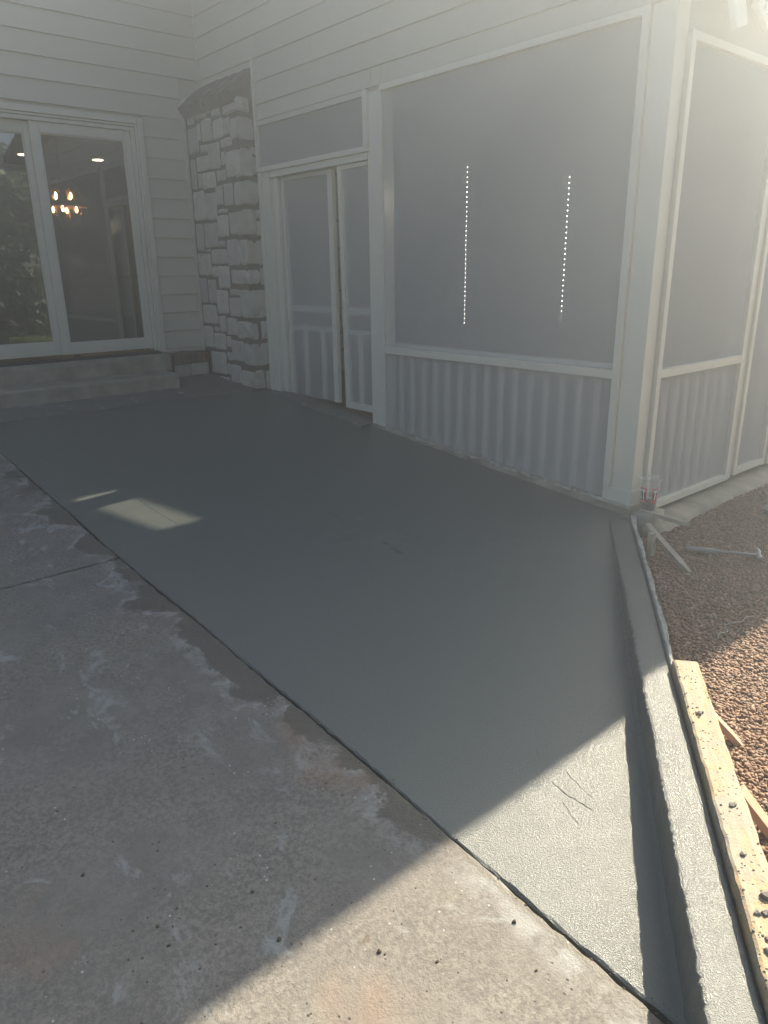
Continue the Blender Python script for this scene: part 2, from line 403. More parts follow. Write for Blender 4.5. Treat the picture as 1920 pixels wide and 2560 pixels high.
# kerb: level top, so it rises out of the falling slab
def kerb():
    mb = MB(); N = 260; r = random.Random(11); rows = []
    for i in range(N+1):
        t = 3.08+(6.34-3.08)*i/N
        base = min(slabz(*U(t, 3.89, 0)[:2]), -.15)
        hgt = max(0.0, -.14-(slabz(*U(t, 3.89, 0)[:2])))
        zt = -.14+.0025*math.sin(t*5)
        s = .007*min(1, hgt/.05)
        j = r.uniform(-.0028, .0028)+.0012*math.sin(t*17)
        foot = max(0.006, min(.022, hgt*.25))
        prof = [(3.893-.03, base-.03), (3.893-foot+j, base-.001), (3.893-foot*.3+j*.6, base+min(.012, hgt*.3)), (3.896+j, max(zt-s*1.1, base+.004)),
                (3.899+j*1.2, zt-s*.45+.0), (3.906+j*1.2, zt-s*.12), (3.918, zt), (3.96, zt+.001), (4.004, zt), (4.012, zt-.006), (4.012, -.40)]
        rows.append([U(t, n, z) for n, z in prof])
    m = len(rows[0]); mb.v = [p for rw in rows for p in rw]
    mb.f = [(i*m+j, i*m+j+1, (i+1)*m+j+1, (i+1)*m+j) for i in range(N) for j in range(m-1)]
    mb.f += [tuple(range(m)), tuple(N*m+j for j in range(m))[::-1]]
    o = mb.build('kerb', MT['fresh']); o['kind'] = 'structure'
kerb()
# concrete ledge under the porch wall, crusted with old mortar
def ledge():
    mb = MB(); N = 120; r = random.Random(5); rows = []
    for i in range(N+1):
        y = -2.56-(5.0-2.56)*i/N
        zs = slabz(0, y); top = zs+.012+.040*i/N
        j = r.uniform(-.004, .004)+.006*math.sin(y*6.3)*math.sin(y*2.1); jz = r.uniform(-.004, .004)+.005*math.sin(y*8)
        rows.append([(-.052+j*.5, y, zs-.03), (-.048+j, y, zs+.001), (-.044+j, y, top-.010+jz), (-.034+j, y, top+jz), (.02, y, top+jz*.4), (.16, y, top-.002), (.16, y, zs-.1)])
    m = len(rows[0]); mb.v = [p for rw in rows for p in rw]
    mb.f = [(i*m+k, i*m+k+1, (i+1)*m+k+1, (i+1)*m+k) for i in range(N) for k in range(m-1)]+[tuple(range(m)), tuple(N*m+k for k in range(m))[::-1]]
    o = mb.build('foundation_ledge', MT['step'], smooth=True)
    props(o, 'low concrete ledge under the big porch screen, beside the fresh slab', 'ledge')
    mc = MB()
    for q in range(70):
        y = r.choice([r.uniform(-4.95, -2.6), r.uniform(-4.3, -3.3), r.uniform(-5.0, -4.5)]); i = (-2.56-y)/2.44
        zz = slabz(0, y)+.012+.040*i; L = r.uniform(.02, .12); h = r.uniform(.002, .008); x = r.uniform(-.046, -.02)
        n = 7
        ring = [(x+r.uniform(.006, .016)*math.cos(a), y+L*.5*math.sin(a)*r.uniform(.7, 1.1)) for a in [2*math.pi*k/n for k in range(n)]]
        mc.add([(a, b, zz-.006) for a, b in ring]+[((a+x)/2, (b+y)/2, zz+h) for a, b in ring], [tuple(range(n, 2*n))]+[(k, (k+1) % n, n+(k+1) % n, n+k) for k in range(n)])
    o2 = mc.build('mortar_crust', MT['crust'], o, smooth=True); o2['kind'] = 'stuff'
    mb = MB(); N = 60; rows = []
    for i in range(N+1):
        y = -1.16-(2.56-1.16)*i/N; zs = slabz(0, y)
        j = r.uniform(-.006, .006)+.018*math.sin(y*5)*math.sin(y*2.3+1); jz = r.uniform(-.002, .002)
        rows.append([(-.15+j, y, zs-.006), (-.13+j, y, zs+.005+jz), (-.06, y, zs+.009+jz), (0, y, zs+.010), (.14, y, zs+.008), (.14, y, zs-.06)])
    m = 6; mb.v = [p for rw in rows for p in rw]
    mb.f = [(i*m+k, i*m+k+1, (i+1)*m+k+1, (i+1)*m+k) for i in range(N) for k in range(m-1)]
    props(mb.build('door_threshold', MT['old'], smooth=True), 'rough grey mortar threshold at the foot of the porch screen door', 'threshold')
ledge()
# footing strip and broken concrete along the far porch wall
mb = MB(); N = 60; r = random.Random(8); rows = []
for i in range(N+1):
    x = .02+5.0*i/N; j = r.uniform(-.012, .012)
    rows.append([(x, -5.17+j, -.30), (x, -5.15+j, -.222), (x, -5.12+j*.5, -.205), (x, -5.06, -.195), (x, -4.93, -.19), (x, -4.93, -.3)])
mb.v = [p for rw in rows for p in rw]; mb.f = [(i*6+k, i*6+k+1, (i+1)*6+k+1, (i+1)*6+k) for i in range(N) for k in range(5)]+[tuple(range(6))]
mb.box(-.02, .165, -5.125, -4.996, -.3, -.1195)
props(mb.build('wall_footing', MT['step'], smooth=True), 'grey concrete footing strip below the far porch wall beyond the corner post', 'footing')
def chunk(name, c, size, seed, mat, label, cat, group=None):
    r = random.Random(seed); bm = bmesh.new(); bmesh.ops.create_icosphere(bm, subdivisions=2, radius=1)
    for v in bm.verts:
        k = 1+r.uniform(-.22, .22); v.co = Vector((v.co.x*size[0]*k, v.co.y*size[1]*k, max(-.4, v.co.z)*size[2]*k))
    me = bpy.data.meshes.new(name); bm.to_mesh(me); bm.free()
    o = link(name, me, mat, None, c); return props(o, label, cat, group)
mbp = MB(); r = random.Random(31); ring = [(1.62+.85*math.cos(a)*r.uniform(.85, 1.1), -5.50+.20*math.sin(a)*r.uniform(.8, 1.15)) for a in [2*math.pi*k/26 for k in range(26)]]
mbp.add([(x, y, -.30) for x, y in ring]+[(x, y, -.21) for x, y in ring]+[(1.62+(x-1.62)*.95, -5.5+(y+5.5)*.93, -.198) for x, y in ring],
        [tuple(range(52, 78))]+[(k, (k+1) % 26, 26+(k+1) % 26, 26+k) for k in range(26)]+[(26+k, 26+(k+1) % 26, 52+(k+1) % 26, 52+k) for k in range(26)])
props(mbp.build('broken_concrete', MT['old']), 'pale broken concrete patch lying in the gravel beside the far footing', 'concrete patch')

# pea gravel: real pebbles where the photograph shows them
def pebbles():
    rg = np.random.default_rng(3); N = 190000
    P = np.stack([rg.uniform(-2.75, 2.4, N), rg.uniform(-7.9, -5.15, N)], 1)
    n = .592*P[:, 0]-.806*P[:, 1]
    C = np.array([-3.896, -7.231]); d = P-C; ang = np.degrees(np.arctan2(d[:, 0], d[:, 1]))
    keep = (n > 4.09) & (ang > 40) & ~((np.abs((P[:, 0]-1.62)/.8)**2+np.abs((P[:, 1]+5.5)/.19)**2) < 1)
    P = P[keep]; dist = np.linalg.norm(d[keep], axis=1)
    k2 = rg.random(len(P)) < np.clip(3.0/dist, .42, 1); P = P[k2][:95000]; n = len(P)
    t = (1+5**.5)/2
    bv = np.array([(-1, t, 0), (1, t, 0), (-1, -t, 0), (1, -t, 0), (0, -1, t), (0, 1, t), (0, -1, -t), (0, 1, -t), (t, 0, -1), (t, 0, 1), (-t, 0, -1), (-t, 0, 1)])/math.sqrt(1+t*t)
    bf = np.array([(0, 11, 5), (0, 5, 1), (0, 1, 7), (0, 7, 10), (0, 10, 11), (1, 5, 9), (5, 11, 4), (11, 10, 2), (10, 7, 6), (7, 1, 8), (3, 9, 4), (3, 4, 2), (3, 2, 6), (3, 6, 8), (3, 8, 9), (4, 9, 5), (2, 4, 11), (6, 2, 10), (8, 6, 7), (9, 8, 1)])
    rad = rg.uniform(.0045, .0095, n)*np.where(rg.random(n) < .05, 1.5, 1)
    sc = np.stack([rg.uniform(.9, 1.5, n), rg.uniform(.7, 1.05, n), rg.uniform(.5, .85, n)], 1)*rad[:, None]
    a = rg.uniform(0, 6.28, n); b = rg.normal(0, .35, n); ca, sa, cb, sb = np.cos(a), np.sin(a), np.cos(b), np.sin(b)
    Rm = np.zeros((n, 3, 3)); Rm[:, 0, 0] = ca*cb; Rm[:, 0, 1] = -sa; Rm[:, 0, 2] = ca*sb; Rm[:, 1, 0] = sa*cb; Rm[:, 1, 1] = ca; Rm[:, 1, 2] = sa*sb; Rm[:, 2, 0] = -sb; Rm[:, 2, 2] = cb
    loc = (bv[None]*sc[:, None, :])*(1+rg.uniform(-.12, .12, (n, 12, 1)))
    X = np.einsum('nij,nkj->nki', Rm, loc)
    z = -.245+.012*np.sin(3.1*P[:, 0]+1)*np.sin(2.7*P[:, 1])+rg.uniform(-.001, .007, n)
    X += np.stack([P[:, 0], P[:, 1], z], 1)[:, None, :]
    me = bpy.data.meshes.new('pea_gravel'); me.vertices.add(n*12); me.vertices.foreach_set('co', X.reshape(-1))
    fc = (bf[None]+(np.arange(n)*12)[:, None, None]).reshape(-1, 3)
    me.loops.add(fc.size); me.loops.foreach_set('vertex_index', fc.reshape(-1))
    me.polygons.add(len(fc)); me.polygons.foreach_set('loop_start', np.arange(0, fc.size, 3)); me.polygons.foreach_set('loop_total', np.full(len(fc), 3))
    me.polygons.foreach_set('use_smooth', np.ones(len(fc), bool))
    at = me.attributes.new('pebble', 'FLOAT_VECTOR', 'POINT'); at.data.foreach_set('vector', np.repeat(np.stack([P[:, 0], P[:, 1], rad], 1), 12, 0).reshape(-1).astype(np.float32))
    me.update(); me.validate()
    props(link('pea_gravel', me, MT['gravel']), 'reddish brown pea gravel spread beyond the form board', 'gravel', None, 'stuff')
pebbles()

# ------------------------------------------------------------------ house wall with the sliding door
H0, EX = 3.045, .178
house = thing('house', (-1.6, .1, .2), 'house wall in pale beige lap siding holding the glazed sliding door', 'house')
DX0, DX1, DZ0, DZ1 = -2.60, -.69, .53, 2.60
mb = MB()
mb.box(-8, DX0, .006, .16, .1, 4.7); mb.box(DX1, 0.0, .006, .16, .1, 4.7); mb.box(DX0, DX1, .006, .16, DZ1, 4.7); mb.box(DX0, DX1, .006, .16, .1, DZ0-.03)
mb.build('wall', MT['siding'], house)
def board_a(k, x0, x1, zb=None):
    z0 = H0+EX*k if zb is None else zb; z1 = H0+EX*k+EX+.018; o = RND.uniform(-.0008, .0008)
    MB().prism([(.004, z0), (-.019+o, z0), (-.0202+o, z0+.004), (-.0025+o, z1), (.004, z1)], lambda p, t: (t, p[0], p[1]), x0, x1).build('siding_board', MT['siding'], house)
for k in range(-14, 9):
    z0 = H0+EX*k; z1 = z0+EX
    if z1 > 2.657+.01:
        xr = -.022 if z0 > 2.9 else -.225
        if z0 < 2.657: board_a(k, -.632, xr); board_a(k, -6, -.632, 2.66) if z1 > 2.72 else None
        else:
            board_a(k, -6, -3.25); board_a(k, -3.247, xr)
    else: board_a(k, -.632, -.225, max(z0, .560)); board_a(k, -6, -2.70, max(z0, .56))
box('corner_trim', MT['trim'], house, -.020, -.0005, -.026, 0.0, 3.03, 4.7)
# trim board where the siding meets the stone pier, and the base trim
MB().prism([(-.226, .525), (-.190, .525), (-.190, 2.80), (-.226, 2.83)], lambda p, t: (p[0], t, p[1]), -.024, .004).build('pier_trim', MT['siding'], house, .002)
MB().prism([(-.226, 2.832), (-.190, 2.802), (-.002, 2.975), (-.002, 3.03)], lambda p, t: (p[0], t, p[1]), -.020, .004).build('pier_trim', MT['siding'], house, .002)
box('base_trim', MT['siding'], house, -.632, -.228, -.020, .004, .522, .556)
# casing
cas = MB()
cas.box(-.690, -.636, -.034, 0.004, .530, 2.658); cas.box(-2.66, -.692, -.034, .004, 2.606, 2.658); cas.box(-2.66, -2.604, -.034, .004, .53, 2.604)
oc = cas.build('door_casing', MT['vinyl'], house, .004)
ins = MB(); ins.box(-.712, -.692, -.022, .05, .545, 2.602); ins.box(-2.58, -.714, -.022, .05, 2.584, 2.602); ins.box(-2.6, -2.58, -.02, .05, .545, 2.60)
ins.build('casing_bead', MT['vinyl'], oc, .002)
dr = MB(); dr.box(-.752, -.715, -.010, .09, .556, 2.580); dr.box(-2.578, -.754, -.010, .09, 2.548, 2.580); dr.box(-2.578, -2.55, -.01, .09, .556, 2.546)
door = dr.build('sliding_door', MT['vinyl'], house, .003)
def panel(x0, x1, gx0, gx1, y0, y1, z0, z1, gz0, gz1, nm):
    m = MB(); m.box(x0, gx0, y0, y1, z0, z1); m.box(gx1, x1, y0, y1, z0, z1); m.box(gx0+.0006, gx1-.0006, y0+.001, y1-.001, z0, gz0); m.box(gx0+.0006, gx1-.0006, y0+.001, y1-.001, gz1, z1)
    m.build('panel_frame', MT['vinyl'], door, .003)
    b = MB(); e = .012
    b.box(gx0, gx0+e, y0+.012, y1, gz0+.0, gz1); b.box(gx1-e, gx1, y0+.012, y1, gz0, gz1); b.box(gx0+e, gx1-e, y0+.012, y1, gz0, gz0+e); b.box(gx0+e, gx1-e, y0+.012, y1, gz1-e, gz1)
    b.build('glazing_bead', MT['vinyl'], door, .002)
    MB().box(gx0, gx1, y0+.026, y0+.032, gz0, gz1).build('glass', MT['glass'], door)
panel(-1.640, -.755, -1.562, -.812, .006, .044, .575, 2.546, .672, 2.463, 'r')
panel(-2.55, -1.612, -2.46, -1.682, .048, .086, .575, 2.546, .690, 2.455, 'l')
hd = MB(); hd.box(-.772, -.748, -.045, -.033, 1.40, 1.60); hd.box(-.770, -.750, -.033, .006, 1.575, 1.60); hd.box(-.770, -.750, -.033, .006, 1.40, 1.425)
hd.build('handle', MT['vinyl'], door, .004)
box('latch', MT['dark'], door, -1.535, -1.488, -.006, .010, .549, .574, .001)
tk = MB()
for q in range(4): tk.box(-2.60, -.70, -.045+.032*q, -.030+.032*q, .527, .541+.005*(q % 2))
tk.box(-2.60, -.70, -.05, .1, .519, .528)
tk.build('sill_track', MT['track'], door)
# room behind the glass
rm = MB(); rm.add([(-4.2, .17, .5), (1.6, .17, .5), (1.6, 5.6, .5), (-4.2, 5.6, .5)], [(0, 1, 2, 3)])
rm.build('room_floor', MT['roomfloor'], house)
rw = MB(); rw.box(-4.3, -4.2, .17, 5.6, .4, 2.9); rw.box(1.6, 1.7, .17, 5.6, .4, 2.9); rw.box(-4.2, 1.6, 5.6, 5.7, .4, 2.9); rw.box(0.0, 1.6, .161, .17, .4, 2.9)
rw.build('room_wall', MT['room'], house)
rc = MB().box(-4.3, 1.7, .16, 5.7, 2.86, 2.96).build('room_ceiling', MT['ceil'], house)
for x, y in ((-.42, 4.33), (.57, 4.26), (-2.4, 4.3), (-.42, 1.6)):
    MB().lathe([(.001, 0), (.06, 0), (.075, -.004), (.075, .012)], 20, (x, y, 2.852)).build('downlight', MT['downlight'], rc)
box('curtain', MT['cushion'], house, 1.0, 1.5, 5.44, 5.52, .55, 2.7, .01)
bt = MB(); bt.box(-.9, 1.0, 3.0, 4.0, 1.22, 1.27)
for sx_ in (-.8, .9):
    for sy_ in (3.1, 3.9): bt.box(sx_-.04, sx_+.04, sy_-.04, sy_+.04, .5, 1.22)
props(bt.build('dining_table', MT['roomfloor'], None, .005), 'dark dining table inside the room under the lit chandelier', 'table')
# main roof, out of the frame above
MB().box(-8.6, 8.3, -.15, 6.4, 4.62, 4.80, lambda x, y: .10*max(0, y)).build('roof', MT['roof'], house)

# chandelier: iron globe, wooden band, two tiers of lit bulbs in gold star wires
ch = thing('chandelier', (-.625, 2.4, 2.86), 'lit globe chandelier with gold star wires hanging behind the sliding door', 'chandelier')
cc = Vector((-.625, 2.4, 2.10)); R0 = .27
MB().tube([cc+Vector((0, 0, .76)), cc+Vector((0, 0, .17))], .008, 6).build('rod', MT['black'], ch)
def ringpts(a, rr, tilt=0, n=40):
    return [cc+Matrix.Rotation(a, 3, 'Z')@(Vector((math.cos(2*math.pi*i/n)*rr, 0, math.sin(2*math.pi*i/n)*rr))) for i in range(n+1)]
for a in (0, 1.05, 2.1): MB().tube(ringpts(a, R0), .007, 6, False).build('iron_ring', MT['black'], ch)
MB().lathe([(R0*.99, -.025), (R0*.99, .025), (R0*.95, .025), (R0*.95, -.025), (R0*.99, -.025)], 40, cc+Vector((0, 0, -.02))).build('wood_band', MT['wood'], ch)
rs = random.Random(2)
for tier, (rr, zz, nn) in enumerate(((.115, .075, 4), (.13, -.075, 4))):
    for i in range(nn):
        a = 2*math.pi*i/nn+.5+tier*.6; p = cc+Vector((math.cos(a)*rr, math.sin(a)*rr, zz))
        MB().lathe([(.002, -.03), (.013, -.02), (.017, 0), (.011, .022), (.002, .04)], 10, p).build('bulb', MT['bulb'], ch)
        st = MB(); tips = []
        for q in range(5):
            an = a+2*math.pi*q/5
            tip = p+Vector((math.cos(an)*.05, math.sin(an)*.05, .055+.04*(q % 2) if tier == 0 else -.05-.045*(q % 2))); lo = p+Vector((math.cos(an+.6)*.032, math.sin(an+.6)*.032, -.03 if tier == 0 else .03))
            tips.append((tip, lo))
        for q in range(5):
            st.tube([tips[q][1], tips[q][0], tips[(q+1) % 5][1]], .0028, 4, False)
        st.build('star_wire', MT['gold'], ch)

# ------------------------------------------------------------------ steps
stp = thing('door_steps', (-1.6, -.3, .22), 'two worn concrete steps leading up to the sliding door', 'steps')
def cast(name, x0, x1, yf, yb, z0, z1, seed):
    r = random.Random(seed); mb = MB(); N = 60; rows = []
    for i in range(N+1):
        x = x0+(x1-x0)*i/N; j = r.uniform(-.003, .003); jz = r.uniform(-.002, .002)
        rows.append([(x, yf, z0), (x, yf+.002+j, z0+.05), (x, yf+j, z1-.035), (x, yf+.004+j, z1-.014+jz), (x, yf+.016+j, z1-.003+jz), (x, yf+.04, z1), (x, yb, z1+.003), (x, yb, z0)])
    m = 8; mb.v = [p for rw in rows for p in rw]
    mb.f = [(i*m+k, i*m+k+1, (i+1)*m+k+1, (i+1)*m+k) for i in range(N) for k in range(m-1)]+[tuple(range(m)), tuple(N*m+k for k in range(m))[::-1]]
    return mb.build(name, MT['step'], stp, smooth=False)
cast('lower_step', -4.2, -.765, -.545, .004, .12, .372, 1)
cast('upper_step', -4.2, -.672, -.20, .004, .365, .5185, 2)

# ------------------------------------------------------------------ stone pier, brick cap
P0 = Vector((-3.896, -7.231, 1.298)); FP = 1823.95
def ray(u, v): return (r2*((u-960)/FP)+d2*((v-1280)/FP)+fw)
def on_x(u, v, x): d = ray(u, v); return P0+d*((x-P0.x)/d.x)
def on_y(u, v, y): d = ray(u, v); return P0+d*((y-P0.y)/d.y)
def z3(x, y): return 400+.4068*x, 100+.4068*y
pier = thing('stone_pier', (-.1, -.5, .2), 'rough limestone pier with a sloping brick cap in the wall corner', 'pier')
PX, PY = -.19, -.985
MB().box(PX+.007, -.004, PY+.008, -.002, .1, 2.74).build('mortar', MT['mortar'], pier)
def stone(name, mapf, a0, a1, b0, b1, seed, parent, mat, proud=.022, back=-.05, jit=.008):
    """one field stone: jittered outline, chamfered arris, slightly domed face; mapf(a, b, h)"""
    r = random.Random(seed); n = 12
    ca, cb = (a0+a1)/2, (b0+b1)/2; ha, hb = (a1-a0)/2, (b1-b0)/2
    base = [(-1, -.86), (-.86, -1), (0, -1), (.86, -1), (1, -.86), (1, 0), (1, .86), (.86, 1), (0, 1), (-.86, 1), (-1, .86), (-1, 0)]
    j = [(r.uniform(-jit, jit), r.uniform(-jit, jit)) for _ in base]
    tilt = (r.uniform(-.35, .35), r.uniform(-.35, .35)); pr = proud*r.uniform(.6, 1.25)
    def pt(k, s, h):
        a, b = base[k]; return mapf(ca+a*ha*s+j[k][0]*.9, cb+b*hb*s+j[k][1]*.9, h)
    ins = 1-min(.32, .012/max(.02, min(ha, hb)))
    vs = [pt(k, 1, back) for k in range(n)]+[pt(k, 1, pr*.45+r.uniform(-.002, .002)) for k in range(n)]
    vs += [pt(k, ins, pr+pr*.3*(tilt[0]*base[k][0]+tilt[1]*base[k][1])+r.uniform(-.003, .003)) for k in range(n)]
    vs += [mapf(ca+r.uniform(-.2, .2)*ha, cb+r.uniform(-.2, .2)*hb, pr+r.uniform(.001, .006))]
    fs = [(k, (k+1) % n, n+(k+1) % n, n+k) for k in range(n)]+[(n+k, n+(k+1) % n, 2*n+(k+1) % n, 2*n+k) for k in range(n)]+[(2*n+k, 2*n+(k+1) % n, 3*n) for k in range(n)]
    return MB().add(vs, fs).build(name, mat, parent)
front = [(160,450,210,525),(212,430,282,490),(285,410,303,455),(308,385,370,475),(170,535,235,705),(230,510,248,625),(248,480,318,625),(320,480,385,608),(385,470,432,588),
 (245,640,292,698),(365,600,440,660),(292,630,368,795),(372,680,400,770),(220,710,298,808),(190,730,222,920),(230,820,255,915),(257,812,342,915),(345,795,403,868),
 (340,890,385,1018),(387,875,447,1022),(208,925,278,1115),(280,935,350,1108),(355,1035,415,1065),(350,1072,420,1215),(222,1125,266,1300),(270,1120,357,1278),(360,1230,402,1275),(408,1225,482,1388),
 (283,1284,310,1304),(315,1285,412,1380),(235,1308,313,1450),(318,1388,353,1460),(356,1385,428,1528),(247,1460,292,1618),(295,1468,345,1622),(347,1535,420,1688),(428,1530,495,1575),(424,1580,495,1700),
 (262,1625,348,1745),(350,1690,364,1745),(368,1690,405,1800),(408,1705,475,1815),(272,1755,330,1890),(332,1760,367,1792),(333,1800,405,1900),(407,1820,437,1890),(440,1845,518,1975),
 (318,1912,410,2050),(413,1915,445,1970),(415,1985,433,2060),(437,1995,500,2110),(365,2065,432,2100)]
sd_ = 0
for xl, yt, xr, yb in front:
    xm, ym = (xl+xr)/2, (yt+yb)/2
    ya = on_x(*z3(xl, ym), PX).y; ybb = on_x(*z3(xr, ym), PX).y; zt = on_x(*z3(xm, yt), PX).z; zb = on_x(*z3(xm, yb), PX).z
    a0, a1 = max(min(ya, ybb), PY+.02), min(max(ya, ybb), -.012)
    if a1-a0 < .02: a0 = a1-.03
    sd_ += 1; stone('stone', lambda a, b, h: (PX+.008-h, a, b), a0+.0065, a1-.0065, max(zb, .17)+.006, zt-.006, sd_, pier, MT['stone'], proud=.014, jit=.006)
def corner_stone(yl, zt, zb, xs_, seed):
    """quoin that turns the pier's corner, seen on both faces"""
    r = random.Random(seed); bm = bmesh.new(); bmesh.ops.create_cube(bm, size=1)
    bmesh.ops.subdivide_edges(bm, edges=bm.edges, cuts=1, use_grid_fill=True)
    x0, x1, y0, y1 = PX-.004-r.uniform(0, .008), min(xs_, -.008), PY-.004-r.uniform(0, .010), yl
    for v in bm.verts:
        v.co = Vector((x0+(v.co.x+.5)*(x1-x0)+r.uniform(-.010, .010), y0+(v.co.y+.5)*(y1-y0)+r.uniform(-.010, .010), zb+(v.co.z+.5)*(zt-zb)+r.uniform(-.009, .009)))
    bmesh.ops.bevel(bm, geom=[e for e in bm.edges if e.calc_face_angle(0) > .9], offset=.013, segments=2, affect='EDGES')
    me = bpy.data.meshes.new('stone'); bm.to_mesh(me); bm.free(); link('stone', me, MT['stone'], pier)
quoins = [(375,355,465,460,545),(435,465,475,620,575),(403,665,495,850,568),(460,865,505,1022,605),(423,1040,515,1208,585),(485,1218,530,1385,635),(438,1405,545,1510,612),(497,1535,550,1710,655),(478,1725,560,1840,605),(525,1858,575,2005,680),(505,2025,590,2140,650)]
lastb = None
for xl, yt, xr, yb, xs_ in quoins:
    ym = (yt+yb)/2; yl = on_x(*z3(xl, ym), PX).y; zt = on_x(*z3((xl+xr)/2, yt), PX).z; zb = on_x(*z3((xl+xr)/2, yb), PX).z
    xe = on_y(*z3(xs_, ym), PY).x; sd_ += 1
    corner_stone(max(yl, PY+.07), zt-.008, max(zb, .15)+.008, xe, sd_)
for xl, yt, xr, yb in [(555,660,585,705),(570,720,592,830),(585,1045,622,1100),(590,1115,625,1205),(618,1400,640,1505),(625,1725,668,1835),(655,2030,690,2140)]:
    xm, ym = (xl+xr)/2, (yt+yb)/2
    a0 = on_y(*z3(xl, ym), PY).x; a1 = min(on_y(*z3(xr, ym), PY).x, -.006); zt = on_y(*z3(xm, yt), PY).z; zb = on_y(*z3(xm, yb), PY).z
    if a1-a0 > .015: sd_ += 1; stone('stone', lambda a, b, h: (a, PY+.008-h, b), a0, a1, max(zb, .16), zt, sd_, pier, MT['stone'], jit=.004)
# sloping rowlock cap
nb = 12; pitchb = .99/nb
for i in range(nb):
    y1 = -.012-pitchb*i; y0 = y1-pitchb+.009; r = random.Random(40+i); dz = r.uniform(-.008, .006); dx = r.uniform(-.012, .008)
    poly = [(PX-.050+dx, 2.735+dz), (PX-.072+dx, 2.792+dz), (-.012, 2.995+dz*.5), (-.004, 2.93+dz*.5)]
    bm = bmesh.new(); me = MB().prism(poly, lambda p, t: (p[0], t, p[1]), y0, y1).mesh('brick'); bm.from_mesh(me)
    bmesh.ops.subdivide_edges(bm, edges=bm.edges, cuts=1, use_grid_fill=True)
    for v in bm.verts: v.co += Vector((r.uniform(-.004, .004), r.uniform(-.003, .003), r.uniform(-.004, .004)))
    bm.to_mesh(me); bm.free(); link('brick', me, MT['brick'], pier)
MB().prism([(PX-.02, 2.70), (PX-.045, 2.765), (-.006, 2.955), (-.006, 2.70)], lambda p, t: (p[0], t, p[1]), PY+.006, -.004).build('mortar', MT['mortar'], pier)

# hairline trowel ridges left in the fresh surface
def on_slab(u, v):
    d = ray(u, v); t = (slabz(0, P0.y)-P0.z)/(d.z-B0*d.y); return P0+d*t
def tile(k, x, y): k -= 1; return (k % 2)*960+x*.5787, (k//2)*640+y*.5787
for line in ([(6, 423, 668), (6, 450, 642), (6, 482, 622)], [(8, 725, 55), (8, 790, 112), (8, 850, 148), (8, 905, 182)], [(8, 775, 145), (8, 808, 197), (8, 842, 240)], [(8, 790, 15), (8, 850, 82), (8, 905, 130)],
             [(3, 590, 1045), (3, 640, 1082), (3, 685, 1106), (5, 725, 24), (5, 770, 52)], [(5, 985, 525), (5, 1060, 520), (5, 1160, 504)], [(6, 655, 1010), (6, 675, 1060)]):
    pts = [on_slab(*tile(*q)) for q in line]; fine_ = []
    for a, b in zip(pts, pts[1:]): fine_ += [a+(b-a)*(k/5)+Vector((RND.uniform(-.002, .002), RND.uniform(-.002, .002), -.0028)) for k in range(5)]
    fine_.append(pts[-1]+Vector((0, 0, -.0035)))
    MB().tube(fine_, [RND.uniform(.0006, .0016) for _ in fine_], 5).build('trowel_ridge', MT['fresh'], patio)

# brick ledge below the siding, beside the steps
bl = thing('brick_ledge', (-.43, -.05, .25), 'short dark brick ledge between the steps and the stone pier', 'brick ledge')
MB().box(-.66, -.20, -.082, .004, .15, .50).build('mortar', MT['mortar'], bl)
n = 6; wv = .48/n
for i in range(n):
    r = random.Random(70+i); x0 = -.672+wv*i
    bm = bmesh.new(); me = MB().box(x0, x0+wv-.010, -.115+r.uniform(-.006, .004), .002, .405+r.uniform(-.004, .004), .516+r.uniform(-.010, .004)).mesh('brick', .006, False, 1)
    link('brick', me, MT['brickred' if i in (0, 5) else 'brick'], bl)
for i, (x0, x1, z0, z1) in enumerate([(-.655, -.60, .29, .395), (-.59, -.42, .26, .395), (-.41, -.205, .27, .395), (-.70, -.50, .18, .255), (-.49, -.33, .18, .255), (-.32, -.21, .18, .262)]):
    stone('brick' if i == 0 else 'stone', lambda a, b, h: (a, -.082-h, b), x0, x1, z0, z1, 90+i, bl, MT['brickred'] if i == 0 else MT['stone'], proud=.016, jit=.004)

# ------------------------------------------------------------------ screened porch
RS = .29
def roofz(y): return 2.90+RS*(y+5.5)
porch = thing('screened_porch', (2.0, -2.6, -.15), 'beige screened porch with corner post, lap siding gable and sloping roof', 'porch')
YL, YR, YC = -2.712, -4.803, -4.99
# gable wall above the openings + solid pieces
MB().prism([(-4.985, 2.535), (-.003, 2.535), (-.003, roofz(0)-.10), (-4.985, roofz(-4.985)-.10)], lambda p, t: (t, p[0], p[1]), .006, .12).build('gable_wall', MT['siding'], porch)
MB().box(.006, .12, -1.0, -.003, .1, 2.533).build('gable_wall', MT['siding'], porch)
for k in range(-3, 9):
    z0 = H0+EX*k; z1 = z0+EX+.018; zb = 2.562 if k == -3 else z0
    ymin = max(-4.98, (z1+.06-2.9)/RS-5.5); ymax = -1.03 if z0 < 3.0 else -.028
    segs = [(ymin, ymax)]
    if k == -1: segs = [(ymin, -1.876), (-1.873, ymax)]
    if k == 1: segs = [(ymin, -2.6), (-2.597, ymax)]
    if k == -3: segs = [(-4.98, -2.72), (-2.717, -2.60), (-2.597, -1.03)]
    if k == 0: segs = [(ymin, -1.03), (-1.03, -.028)]
    for a, b in segs:
        if b-a < .05: continue
        z0_ = zb
        if k == 0 and b > -.5: z0_ = 3.045
        o = RND.uniform(-.0008, .0008)
        MB().prism([(.004, z0_), (-.019+o, z0_), (-.0202+o, z0_+.004), (-.0025+o, z1), (.004, z1)], lambda p, t: (p[0], t, p[1]), a, b).build('siding_board', MT['siding'], porch)
    # the course behind the pier cap
MB().prism([(-.004, 2.95), (-.0135, 2.985), (-.003, 3.062), (.004, 3.062), (.004, 2.95)], lambda p, t: (p[0], t, p[1]), -.985, -.028).build('siding_board', MT['siding'], porch)
